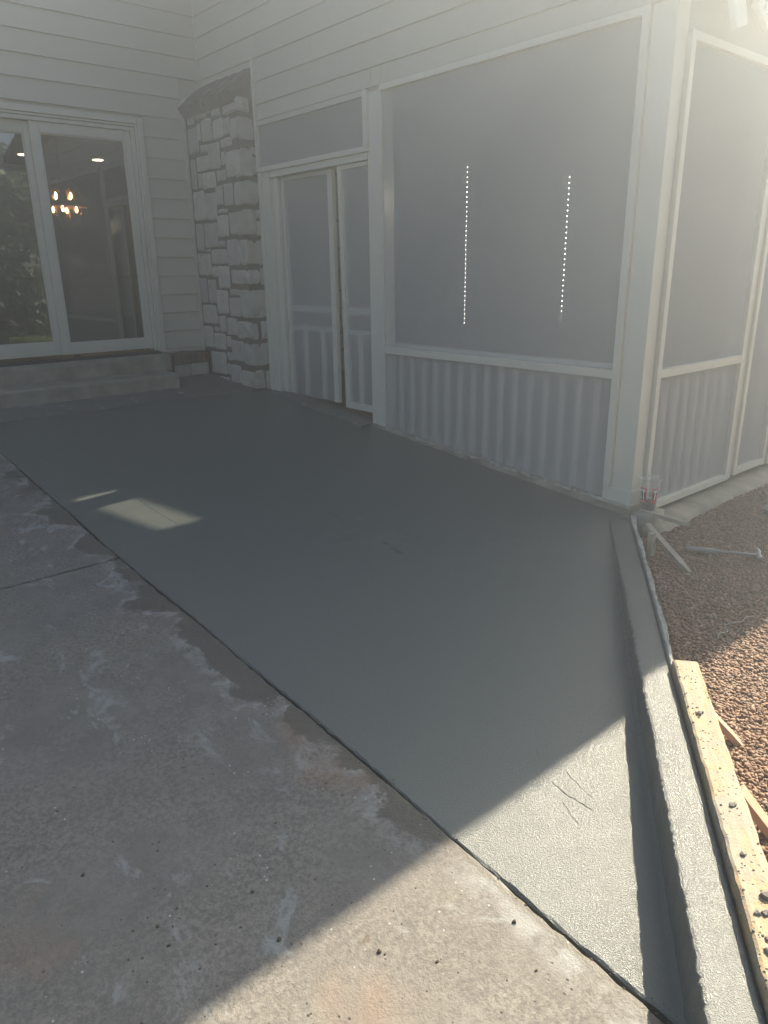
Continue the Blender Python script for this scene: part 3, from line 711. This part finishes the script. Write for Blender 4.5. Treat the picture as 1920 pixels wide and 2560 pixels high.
# trim strip that dies on the pier side
box('trim_strip', MT['trim'], porch, -.034, .003, -1.028, -.998, 2.146, 3.045)
box('trim_strip', MT['siding'], porch, -.028, .003, -.9975, -.982, 2.70, 3.02)
# transom over the door
tr = MB(); tr.box(-.032, .002, -2.572, -.984, 2.143, 2.182); tr.box(-.032, .002, -2.572, -2.520, 2.1825, 2.556); tr.box(-.032, .002, -1.020, -.999, 2.1825, 2.16+.36)
tr.build('transom_frame', MT['trim'], porch, .002)
tb = MB(); tb.box(-.020, .002, -2.519, -1.021, 2.517, 2.558); tb.build('transom_frame', MT['siding'], porch, .002)
def screen(pts, parent, name='screen'):
    return MB().add(pts, [(0, 1, 2, 3)]).build(name, MT['screen'], parent)
screen([(.004, -2.525, 2.175), (.004, -1.012, 2.175), (.004, -1.012, 2.525), (.004, -2.525, 2.525)], porch)
# door frame
fr = MB(); fr.box(-.030, .12, -1.055, -1.001, .12, 2.139); fr.box(-.012, .12, -1.139, -1.056, .12, 2.139); fr.box(-.026, .12, -1.180, -1.140, .12, 2.128)
fr.box(.02, .12, -1.250, -1.181, .12, 2.09); fr.box(-.014, .12, -2.548, -1.181, 2.090, 2.140)
fr.build('door_frame', MT['trim'], porch, .003)
def leaf(x, y0, y1, z0, z1, name_label, left_stile, slats, tilt=0.0, bottom=True):
    st = MB()
    sh = lambda yy, zz: yy+tilt*(zz-z0)
    def b(mb, a0, a1, c0, c1, xa, xb):
        mb.add([(xx, sh(yy, zz), zz) for zz in (c0, c1) for yy in (a0, a1) for xx in (xa, xb)], [(0, 2, 3, 1), (4, 5, 7, 6), (0, 1, 5, 4), (2, 6, 7, 3), (0, 4, 6, 2), (1, 3, 7, 5)]); return mb
    for a, c in left_stile: b(st, a, c, z0, z1, x-.012, x+.028)
    if bottom: b(st, y0, y1, z0, z0+.055, x-.010, x+.026)
    b(st, y0, y1, z1-.03, z1, x-.010, x+.026)
    d = st.build('screen_door', MT['trim'], porch, .002)
    for c0, c1 in ((.940, .997), (.772, .815)): b(MB(), y0, y1, c0, c1, x+.012, x+.034).build('rail', MT['trim'], d, .002)
    for s in slats: b(MB(), s-.026, s+.026, z0+.01, .771, x+.013, x+.032).build('slat', MT['trim'], d, .002)
    MB().add([(x+.006, sh(y0, z0), z0), (x+.006, sh(y1, z0), z0), (x+.006, sh(y1, z1), z1), (x+.006, sh(y0, z1), z1)], [(0, 1, 2, 3)]).build('screen', MT['screen'], d)
leaf(.062, -2.00, -1.26, .165, 2.085, '', [(-2.008, -1.945), (-1.285, -1.262)], [-1.49, -1.765], bottom=False)
leaf(.022, -2.548, -2.165, .150, 2.085, '', [(-2.212, -2.165)], [-2.355], tilt=.016)
# posts
pm = MB(); pm.box(-.010, .11, -2.711, -2.5495, slabz(0, -2.6)-.02, 2.534)
pm.build('post', MT['trim'], porch, .003)
cp = MB(); cp.box(-.006, .10, YC, -4.849, -.001, 2.9)
cp.box(.10, .112, YC+.002, YC+.05, -.001, 2.9)
cp.build('corner_post', MT['trim'], porch, .003)
box('post_plinth', MT['trim'], porch, -.017, .104, YC-.004, -4.797, -.14, 0.0, .003)
box('trim_strip', MT['trim'], porch, -.030, .003, -4.848, YR, .001, 2.561)
box('trim_strip', MT['trim'], porch, -.028, .003, YR+.0005, -2.7115, 2.522, 2.560)
box('trim_strip', MT['trim'], porch, .004, .06, YR, YR+.022, -.1, 2.53)
# big bay
bay = box('bay_rail', MT['trim'], porch, -.026, .055, YR+.001, YL-.0005, .662, .713)
box('sill', MT['trim'], bay, .058, .10, YR, YL, .668, .735)
screen([(.003, YR, .70), (.003, YL, .70), (.003, YL, 2.53), (.003, YR, 2.53)], bay)
screen([(.003, YR, -.14), (.003, YL, -.01), (.003, YL, .665), (.003, YR, .665)], bay)
bm_ = MB().box(-.010, .010, -.018, .018, -.15, .660).mesh('baluster', .002)
for i in range(17):
    y = -2.735-.1288*i
    if y > YR+.01: link('baluster', bm_, MT['baluster'], bay, (.040+RND.uniform(-.001, .001), y, 0))
# far wall beyond the corner
cw = MB(); cw.box(.112, 5.0, YC+.008, YC+.11, 2.44, 2.95); cw.build('gable_wall', MT['siding'], porch)
def bayC(x0, x1, rail=True, zb=-.165):
    f = MB(); f.box(x0, x1, YC-.022, YC+.03, 2.40, 2.441); f.box(x0, x1, YC-.022, YC+.03, zb, zb+.045)
    f.box(x0-.045, x0-.0005, YC-.022, YC+.03, zb, 2.441); f.box(x1+.0005, x1+.045, YC-.022, YC+.03, zb, 2.441)
    o = f.build('bay_frame', MT['trim'], porch, .002)
    y = YC+.006
    if rail:
        box('bay_rail', MT['trim'], o, x0+.001, x1-.001, YC-.020, YC+.03, .665, .716)
        screen([(x0, y, .70), (x1, y, .70), (x1, y, 2.41), (x0, y, 2.41)], o); screen([(x0, y, zb), (x1, y, zb), (x1, y, .67), (x0, y, .67)], o)
        i = 0
        while x0+.06+.129*i < x1-.02:
            link('baluster', bc_, MT['baluster'], o, (x0+.06+.129*i, YC+.045, 0)); i += 1
    else: screen([(x0, y, zb), (x1, y, zb), (x1, y, 2.41), (x0, y, 2.41)], o)
bc_ = MB().box(-.018, .018, -.010, .010, -.15, .660).mesh('baluster', .002)
bayC(.164, 1.198); bayC(1.365, 1.792, False, -.15); bayC(1.93, 3.4); bayC(3.55, 4.8)
for x0, x1 in ((1.2445, 1.319), (1.838, 1.884), (3.446, 3.504), (4.846, 5.0)): box('post', MT['trim'], porch, x0, x1, YC-.004, YC+.11, -.17, 2.439, .003)
# interior shell
MB().box(.13, 5.1, -4.93, -.02, -.30, -.16).build('porch_floor', MT['porchfloor'], porch)
MB().box(5.0, 5.12, -4.98, -.0, -.2, 4.3).build('end_wall', MT['siding'], porch)
ins_ = MB().box(.0, 5.0, -.03, -.004, 2.5, 4.3).build('inner_wall', MT['porchin'], porch)
iw = MB().box(.121, 5.0, -.04, -.004, -.2, 2.5).build('inner_wall', MT['mortar'], porch)
r = random.Random(9); zc = -.1; sidx = 0
while zc < 2.4:
    hh = r.uniform(.18, .30); x = .2+r.uniform(-.1, 0)
    while x < 1.95:
        ww = min(r.uniform(.22, .5), 2.3-x); sidx += 1
        stone('stone', lambda a, b, h: (a, -.045-h, b), x+.008, x+ww-.008, zc+.007, zc+hh-.007, 300+sidx, iw, MT['stone'], proud=.02, back=-.01, jit=.008); x += ww
    zc += hh
# roof with a skylight; the sun comes through it onto the fresh slab
def up_ray(x, y):
    z = slabz(x, y); t = (roofz(y)-z)/(SUNV.z-RS*SUNV.y); return Vector((x, y, z))+SUNV*t
q1, q2, q3 = up_ray(-2.06, -3.60), up_ray(-2.46, -3.60), up_ray(-2.60, -2.87)
kx0, kx1, ky0, ky1 = q2.x, q1.x, q1.y, q3.y
rf = MB(); sh = lambda x, y: roofz(y); TH = (-.10, .0)
for a, b, c, d in ((-.35, 5.6, -5.411, ky0), (-.35, kx0, ky0, ky1), (kx1, 5.6, ky0, ky1), (-.35, 5.6, ky1, -.16)):
    rf.box(a, b, c, d, -.05, .03, sh)
rf.build('roof', MT['roof'], porch)
sk = MB(); e = .03
for a, b, c, d in ((kx0-e, kx0, ky0-e, ky1+e), (kx1, kx1+e, ky0-e, ky1+e), (kx0, kx1, ky0-e, ky0), (kx0, kx1, ky1, ky1+e)): sk.box(a, b, c, d, .031, .06, sh)
so_ = sk.build('skylight', MT['dark'], porch)
sg = NT('skylight_glass'); sg.surf(sg.n('BsdfTransparent', {'Color': (.93, .95, .93, 1)}).outputs[0])
MB().add([(kx0, ky0, roofz(ky0)+.045), (kx1, ky0, roofz(ky0)+.045), (kx1, ky1, roofz(ky1)+.045), (kx0, ky1, roofz(ky1)+.045)], [(0, 1, 2, 3)]).build('glass', sg.m, so_)
box('fascia', MT['trim'], porch, -.36, 5.6, -5.44, -5.412, 2.78, 2.93)
# house body beyond the porch keeps the sun off the yard wall
MB().box(5.14, 8.0, -4.9, 6.0, -.3, 3.2).build('wing_wall', MT['siding'], house)

# things inside the porch
sf = thing('porch_sofa', (2.3, -3.2, -.16), 'brown wicker sofa standing behind the big porch screen', 'sofa')
for nm, m_, a in (('seat', 'sofa', (1.9, 2.7, -4.1, -2.5, -.12, .25)), ('backrest', 'sofa', (2.55, 2.75, -4.1, -2.5, .25, .72)), ('arm', 'sofa', (1.9, 2.7, -4.22, -4.1, -.12, .48)), ('arm', 'sofa', (1.9, 2.7, -2.5, -2.38, -.12, .48)), ('cushion', 'cushion', (1.92, 2.54, -4.08, -3.32, .251, .37)), ('cushion', 'cushion', (1.92, 2.54, -3.29, -2.52, .251, .37))):
    MB().box(*a).build(nm, MT[m_], sf, .03)
for (y, z1, z0, lab) in ((-2.728, 2.081, .848, 'long dotted string of tiny white lights behind the big porch screen'), (-3.738, 1.914, .977, 'shorter string of tiny white lights with a white tag below, behind the screen')):
    s = thing('light_string', (.9, y, z0), lab, 'light string')
    MB().tube([(.9, y, 3.4), (.9, y, z0-.02)], .0012, 5).build('wire', MT['dark'], s)
    bb = MB(); nB = int((z1-z0)/.0365)
    for i in range(nB+1):
        zz = z1-(z1-z0)*i/nB; q = .0042
        bb.add([(.9-q, y, zz), (.9+q, y, zz), (.9, y-q, zz), (.9, y+q, zz), (.9, y, zz-q*1.3), (.9, y, zz+q*1.3)], [(0, 2, 5), (2, 1, 5), (1, 3, 5), (3, 0, 5), (2, 0, 4), (1, 2, 4), (3, 1, 4), (0, 3, 4)])
    bb.build('bead', MT['led'], s)['kind'] = 'stuff'
    if y < -3: MB().box(.895, .905, y-.03, y+.03, z0-.07, z0-.035).build('tag', MT['white'], s, .001)

# floodlight under the eave of the far wall
fl = thing('floodlight', (.66, -5.0, 2.72), 'white twin-head floodlight mounted above the far porch screen', 'floodlight')
MB().lathe([(.001, 0), (.055, 0), (.055, .03), (.001, .03)], 20, (0, 0, 0), False).build('base', MT['white'], fl, 0, True, (.69, -5.03, 2.80))
def head(name, c, rx, ry, rz, dots):
    m = MB().box(-.085, .085, -.02, .02, -.13, .13).mesh('lamp_head', .008)
    o = link('lamp_head', m, MT['white'], fl, c); o.rotation_euler = (rx, ry, rz)
    MB().tube([(.69, -5.05, 2.80), c], .012, 8).build('arm', MT['white'], fl)
    if dots:
        g = MB()
        for i in range(4):
            for j in range(7): g.box(-.06+.034*i, -.044+.034*i, -.026, -.020, -.10+.03*j, -.084+.03*j)
        d = bpy.data.objects.new('lens', g.mesh('lens')); COL.objects.link(d); d.data.materials.append(MT['letter']); d.parent = o
head('a', (.400, -5.08, 2.605), -.12, -.30, .15, False)
head('b', (.765, -5.08, 2.665), -.15, .72, -.2, True)

# ------------------------------------------------------------------ form boards, stakes, tools
def urot(o): return o
fb = MB(); N = 70; r = random.Random(21); rows = []
for i in range(N+1):
    t = 4.83+(7.3-4.83)*i/N; j = r.uniform(-.002, .002); e = 1 if 0 < i else .7
    pr = [(4.016, -.20), (4.014+j, -.115), (4.017+j, -.104), (4.024+j, -.100+j*.4), (4.096-j, -.100), (4.104-j, -.107), (4.105, -.20)]
    if i == 0: t -= .0
    rows.append([U(t, n, z) for n, z in pr])
m = 7; fb.v = [p for rw in rows for p in rw]; fb.f = [(i*m+k, i*m+k+1, (i+1)*m+k+1, (i+1)*m+k) for i in range(N) for k in range(m-1)]+[tuple(range(m)), tuple(N*m+k for k in range(m))[::-1]]
fbo = fb.build('form_board', MT['timber']); props(fbo, 'thick yellow timber form board with cement splashes beside the kerb', 'form board')
sp = MB()
def blob(mb, c, s, r, n=7):
    ring = [(math.cos(2*math.pi*k/n), math.sin(2*math.pi*k/n)) for k in range(n)]
    q = [r.uniform(.7, 1.25) for _ in ring]
    vs = [(c[0]+a*s[0]*k, c[1]+b*s[1]*k, c[2]-s[2]*.35) for (a, b), k in zip(ring, q)]+[(c[0]+a*s[0]*k*.72, c[1]+b*s[1]*k*.72, c[2]+s[2]*r.uniform(.45, .8)) for (a, b), k in zip(ring, q)]+[(c[0]+r.uniform(-.2, .2)*s[0], c[1]+r.uniform(-.2, .2)*s[1], c[2]+s[2])]
    mb.add(vs, [(k, (k+1) % n, n+(k+1) % n, n+k) for k in range(n)]+[(n+k, n+(k+1) % n, 2*n) for k in range(n)])
for i in range(95):
    t = r.uniform(4.86, 6.9); big = r.random() < .12
    nn_ = r.choice([r.uniform(4.02, 4.05), r.uniform(4.02, 4.10)]); s = r.uniform(.006, .012) if big else r.uniform(.0015, .0045)
    blob(sp, U(t, nn_, -.0995), (s*1.2, s*.9, s*.7), r)
for t, nn_, s in ((5.93, 4.075, .017), (5.95, 4.090, .014), (5.98, 4.06, .010), (5.62, 4.06, .009), (5.18, 4.05, .012), (6.05, 4.05, .009)): blob(sp, U(t, nn_, -.0995), (s*1.3, s, s*.8), r, 9)
o = sp.build('cement_splash', MT['splat'], fbo, smooth=False); o['kind'] = 'stuff'
# thin flexible form, cement-smeared, running back to the corner post
tf = MB(); N = 80; rows = []
for i in range(N+1):
    t = 3.05+(4.835-3.05)*i/N; j = r.uniform(-.003, .003); jz = r.uniform(-.003, .003)+.004*math.sin(t*9)
    wd = .022+.012*max(0, 1-(t-3.05)/.25)+.004*math.sin(t*13)
    b0 = .012*math.sin((t-3.05)*2.2)
    rows.append([U(t, 4.013+b0*.2+n+jj, z) for n, z, jj in ((0, -.3, 0), (0, -.128+jz, j*.4), (.004, -.122+jz, j), (wd-.004, -.122+jz*1.2, j), (wd, -.130+jz, j), (wd, -.3, 0))])
m = 6; tf.v = [p for rw in rows for p in rw]; tf.f = [(i*m+k, i*m+k+1, (i+1)*m+k+1, (i+1)*m+k) for i in range(N) for k in range(m-1)]+[tuple(range(m)), tuple(N*m+k for k in range(m))[::-1]]
props(tf.build('thin_form_board', MT['grey']), 'thin grey cement-smeared form strip ending at the corner post', 'form board')
def stake(name, a, b, wd, th, mat, label, point=True, group=None):
    a, b = Vector(a), Vector(b); d = (b-a).normalized(); side = d.cross(Vector((0, 0, 1)))
    if side.length < .1: side = Vector((1, 0, 0))
    side.normalize(); up = side.cross(d).normalized(); mb = MB(); L = (b-a).length; rows = []
    r = random.Random(len(label))
    for s, k in ((0, 1), (.03, 1.02), (L*.5, .98), (L*.82 if point else L*.97, 1), (L, .22 if point else .95)):
        c = a+d*s
        rows.append([c+side*(wd/2*x*k+r.uniform(-.001, .001))+up*(th/2*y+r.uniform(-.001, .001)) for x, y in ((-1, -1), (1, -1), (1, 1), (-1, 1))])
    mb.v = [tuple(p) for rw in rows for p in rw]; mb.f = [(i*4+k, i*4+(k+1) % 4, (i+1)*4+(k+1) % 4, (i+1)*4+k) for i in range(4) for k in range(4)]+[(3, 2, 1, 0), (16, 17, 18, 19)]
    return props(mb.build(name, mat, None, .0015), label, 'stake', group)
stake('wooden_stake', (.005, -5.046, -.108), (.155, -5.300, -.175), .030, .022, MT['stake'], 'grey wooden stake sticking out level below the drinking cup')
stake('wooden_stake', (-.205, -5.220, -.105), (-.375, -5.585, -.245), .034, .022, MT['stake'], 'slanting grey stake bracing the thin form strip down to the gravel')
stake('wooden_stake', (-.305, -5.312, -.105), (-.300, -5.318, -.33), .045, .028, MT['stake'], 'upright short grey stake driven behind the thin form strip')
stake('wooden_stake', (-1.700, -6.340, -.135), (-1.630, -6.440, -.262), .040, .020, MT['pink'], 'small pink-brown stake leaning on the sunlit form board')
stake('wooden_stake', (-2.020, -6.575, -.122), (-1.985, -6.705, -.262), .045, .022, MT['pink'], 'longer pink-brown stake against the form board, in full sun')
# claw hammer on the gravel
hm = thing('claw_hammer', (0, -5.6, -.24), 'old claw hammer lying on the shaded gravel', 'hammer')
hz = -.222; a = Vector((-.104, -5.411, hz)); b = Vector((.075, -5.733, hz+.004)); dv = (b-a).normalized(); sv = Vector((dv.y, -dv.x, 0))
if sv.x < 0: sv = -sv
MB().tube([a+(b-a)*k for k in (0, .02, .3, .42, .45, .8, 1)], [.010, .014, .015, .013, .009, .008, .009], 10).build('handle', MT['handle'], hm, 0, True)
hc = b+dv*.008
MB().tube([hc-sv*.045, hc-sv*.040, hc-sv*.022, hc-sv*.018, hc+sv*.018], [.013, .014, .014, .010, .012], 10).build('head', MT['steel'], hm, 0, True)
for q in (-1, 1):
    MB().tube([hc+sv*.015, hc+sv*.045+dv*.004+Vector((0, 0, .008*q)), hc+sv*.075-dv*.004+Vector((0, 0, .013*q)), hc+sv*.10-dv*.022+Vector((0, 0, .016*q))], [.011, .009, .006, .002], 8).build('claw', MT['steel'], hm, 0, True)
# twine
tw = [(-.995, -6.029, -.228), (-.95, -6.015, -.225), (-.90, -6.03, -.226), (-.86, -5.995, -.222), (-.82, -6.0, -.226), (-.76, -6.03, -.224), (-.70, -6.02, -.226), (-.66, -6.04, -.228)]
props(MB().tube(tw, .0022, 5).build('twine', MT['twine'], None, 0, True), 'loose pale length of twine on the shaded gravel', 'twine')

# drinking cup on the footing by the corner post
cx, cy, cz = .078, -5.062, -.119
cup = thing('drinking_cup', (cx, cy, cz), 'large clear plastic cup with red and white print beside the corner post', 'cup')
Hc, rb, rtp = .205, .040, .060
def rad(z): return rb+(rtp-rb)*z/Hc
MB().lathe([(.001, .003), (rb-.002, .003), (rb, 0), (rb+.001, .004)]+[(rad(z), z) for z in (.03, .08, .13, .18, Hc-.004)]+[(rtp+.0025, Hc-.003), (rtp+.0028, Hc), (rtp, Hc+.001), (rtp-.0008, Hc-.003)], 40, (cx, cy, cz)).build('cup_wall', MT['clear'], cup, 0, True)
MB().lathe([(.001, .006), (rad(.006)-.003, .006)]+[(rad(z)-.003, z) for z in (.02, .04, .060)]+[(.001, .060)], 36, (cx, cy, cz)).build('drink', MT['cola'], cup, 0, True)
view = math.atan2(P0.y-cy, P0.x-cx)
def patch(name, mat, u0, u1, v0, v1, off, n=8, parent=None):
    mb = MB()
    for i in range(n+1):
        an = u0+(u1-u0)*i/n
        for z in (v0, v1): mb.v.append((cx+(rad(z)+off)*math.cos(an), cy+(rad(z)+off)*math.sin(an), cz+z))
    mb.f = [(2*i, 2*i+2, 2*i+3, 2*i+1) for i in range(n)]
    return mb.build(name, mat, parent or cup)
def logo(c, q_too):
    rp = patch('red_print', MT['red'], c-.62 if q_too else c-.1, c+.62, .055, .150, .0006, 14)
    def bar(a0, a1, z0, z1, off=.0015): patch('letter', MT['letter'], c+a0, c+a1, z0, z1, off, 4, rp)
    def shade(a0, a1, z0, z1): patch('letter_shade', MT['ink'], c+a0, c+a1, z0, z1, .0010, 4, rp)
    # the two block letters, Q then T (angles run to the right as they fall in a cup seen from outside)
    shade(.0, .50, .074, .142)
    if q_too: shade(-.50, -.06, .074, .142)
    for q in () if not q_too else ((-.46, -.36, .080, .138), (-.18, -.10, .080, .138), (-.358, -.182, .126, .138), (-.358, -.182, .080, .092), (-.22, -.06, .074, .083)): bar(*q)
    for q in ((.02, .48, .124, .140), (.18, .32, .076, .1238)): bar(*q)
    if q_too: bar(-.40, .30, .060, .065)
logo(view-.95, True); logo(view+.42, False)

# litter and crumbs
lf = MB(); r = random.Random(4)
for q in range(3):
    c = Vector((-.887+.02*q, -.772-.008*q, slabz(0, -.772)+.006)); n = 8
    vs = [c]+[c+Vector((math.cos(6.283*k/n)*.022*r.uniform(.5, 1.2), math.sin(6.283*k/n)*.012*r.uniform(.5, 1.2), r.uniform(-.001, .014))) for k in range(n)]
    lf.add(vs, [(0, 1+k, 1+(k+1) % n) for k in range(n)])
props(lf.build('dry_leaf', MT['paper']), 'small curled white dry leaf on the strip below the steps', 'leaf')
cr = MB(); r = random.Random(17)
big = [(-3.225, -6.034, .014), (-3.521, -5.561, .011), (-3.206, -5.879, .011), (-3.436, -5.82, .010), (-3.436, -5.884, .010), (-2.742, -6.361, .012), (-3.057, -6.209, .013), (-3.05, -6.222, .007), (-3.5, -5.3, .008)]
for x, y, s in big:
    s *= .55; blob(cr, (x, y, slabz(x, y)+s*.25), (s, s*.8, s*.7), r, 8)
for i in range(80):
    k = r.random()
    x, y = (r.gauss(-3.38, .13), r.gauss(-5.92, .16)) if k < .35 else ((r.gauss(-2.95, .16), r.gauss(-6.30, .16)) if k < .7 else (r.uniform(-3.9, -2.75), r.uniform(-6.7, -3.9)))
    if x > -2.72: continue
    s = r.uniform(.0010, .0030)*(1.5 if r.random() < .1 else 1); blob(cr, (x, y, slabz(x, y)+s*.2), (s*1.3, s, s*.8), r, 6)
for i in range(160):                                             # crumbs along the pour's edge
    y = r.uniform(-6.8, -3.0); s = r.uniform(.001, .003); x = -2.69+.012*max(0, -y-3.8)/1.5+r.gauss(0, .010); blob(cr, (x, y, slabz(x, y)+s*.15), (s, s*1.6, s*.8), r, 6)
props(cr.build('dirt_crumbs', MT['crumb']), 'dark dirt and cement crumbs scattered on the old concrete', 'crumbs', None, 'stuff')

# ------------------------------------------------------------------ yard behind the camera: what the door glass mirrors
def fence():
    f = thing('picket_fence', (3.5, -13.2, -.4), 'weathered wooden picket fence mirrored in the door glass', 'fence')
    pk = MB().prism([(-.065, 0), (.065, 0), (.065, 1.80), (0, 1.86), (-.065, 1.80)], lambda p, t: (p[0], t, p[1]), -.010, .010).mesh('picket')
    for i in range(68):
        link('picket', pk, MT['fence'], f, (-1.5+.145*i, -13.2, -.42+RND.uniform(-.01, .01)))
    for z in (0.0, 1.1): box('rail', MT['fence'], f, -1.6, 8.5, -13.28, -13.212, z, z+.08)
    for x in (-1.5, .9, 3.3, 5.7, 8.1): box('post', MT['fence'], f, x-.05, x+.05, -13.39, -13.285, -.45, 1.45)
fence()
def crown_mesh(name, seed, n, kind):
    rg = np.random.default_rng(seed)
    if kind == 'pine':
        h = rg.random(n)**.75; rr = (1-h)*1.5*(.55+.45*np.abs(np.sin(h*26)))+.05
        a = rg.uniform(0, 6.283, n); q = rr*np.sqrt(rg.uniform(.25, 1, n))
        P = np.stack([q*np.cos(a), q*np.sin(a), .5+h*4.7-.18*q], 1); L, Wd = .12, .035
    else:
        cl = rg.normal(0, 1, (46, 3)); cl /= np.linalg.norm(cl, axis=1)[:, None]; cl *= rg.uniform(.35, 1, (46, 1))*np.array([1.55, 1.55, 1.45]); cl[:, 2] += 3.5
        P = cl[rg.integers(0, 46, n)]+rg.normal(0, .24, (n, 3)); L, Wd = .075, .055
    d = rg.normal(0, 1, (n, 3)); d /= np.linalg.norm(d, axis=1)[:, None]; e = np.cross(d, rg.normal(0, 1, (n, 3))); e /= np.linalg.norm(e, axis=1)[:, None]
    s = rg.uniform(.7, 1.4, (n, 1))
    V = np.stack([P-d*L*s, P+e*Wd*s, P+d*L*s, P-e*Wd*s], 1).reshape(-1, 3)
    me = bpy.data.meshes.new(name); me.vertices.add(n*4); me.vertices.foreach_set('co', V.reshape(-1)); me.loops.add(n*4); me.loops.foreach_set('vertex_index', np.arange(n*4))
    me.polygons.add(n); me.polygons.foreach_set('loop_start', np.arange(0, n*4, 4)); me.polygons.foreach_set('loop_total', np.full(n, 4)); me.update(); return me
pine_c, leaf_c = crown_mesh('crown', 1, 16000, 'pine'), crown_mesh('crown', 2, 16000, 'leaf')
pine_t = MB().tube([(0, 0, -.1), (.02, 0, 1.5), (0, .02, 3.2), (0, 0, 5.0)], [.16, .12, .07, .015], 9).mesh('trunk', 0, True)
lt = MB().tube([(0, 0, -.1), (.05, .02, 1.2), (.02, -.04, 2.4), (.1, 0, 4.0)], [.19, .15, .11, .03], 9)
for a in range(6):
    an = a*1.05; lt.tube([(.03, 0, 1.7+.2*a), (math.cos(an)*.6, math.sin(an)*.6, 2.6+.2*a), (math.cos(an)*1.1, math.sin(an)*1.1, 3.3+.15*a)], [.07, .045, .012], 6)
leaf_t = lt.mesh('trunk', 0, True)
def tree(name, x, y, sc, rz, cm, tm, mat, label):
    t = thing(name, (x, y, -.35), label, 'tree', 'yard trees mirrored in the door glass'); 
    for nm, me_, mt_ in (('crown', cm, mat), ('trunk', tm, MT['bark'])):
        o = bpy.data.objects.new(nm, me_); COL.objects.link(o); o.parent = t; o.scale = (sc*.95, sc*.95, sc*.86); o.rotation_euler = (0, 0, rz)
        if not me_.materials: me_.materials.append(mt_)
tree('conifer_tree', .7, -11.6, 1.05, .3, pine_c, pine_t, MT['pine'], 'dark conifer mirrored in the left pane of the sliding door')
tree('conifer_tree', -.7, -12.3, 1.1, 1.7, pine_c, pine_t, MT['pine'], 'tall dark conifer at the open end of the picket fence')
tree('broadleaf_tree', 1.6, -14.4, 1.1, .8, leaf_c, leaf_t, MT['leaf'], 'green leafy tree rising behind the picket fence')
tree('broadleaf_tree', 4.2, -14.8, 1.2, 2.8, leaf_c, leaf_t, MT['leaf'], 'wide leafy tree behind the middle of the picket fence')
tree('conifer_tree', 6.6, -14.2, 1.12, 4.1, pine_c, pine_t, MT['pine'], 'dark conifer behind the far end of the picket fence')
tree('broadleaf_tree', -1.6, -14.8, 1.15, 4.4, leaf_c, leaf_t, MT['leaf'], 'leafy tree behind the two conifers at the fence end')

# ------------------------------------------------------------------ air: scattering volume round everything, added to stand in for lens glare
hv = bpy.data.materials.new('glare_air'); hv.use_nodes = True; ht = hv.node_tree; ht.nodes.clear()
ho = ht.nodes.new('ShaderNodeOutputMaterial'); pv = ht.nodes.new('ShaderNodeVolumePrincipled')
pv.inputs['Color'].default_value = (.86, .94, 1.0, 1); pv.inputs['Density'].default_value = .038; pv.inputs['Anisotropy'].default_value = .72
ht.links.new(pv.outputs[0], ho.inputs['Volume'])
hz_o = MB().box(-18, 17, -18.5, 10, -1.8, 5.75).build('glare_haze', hv); hz_o['kind'] = 'stuff'; hz_o['label'] = 'pale air volume added to imitate lens glare'
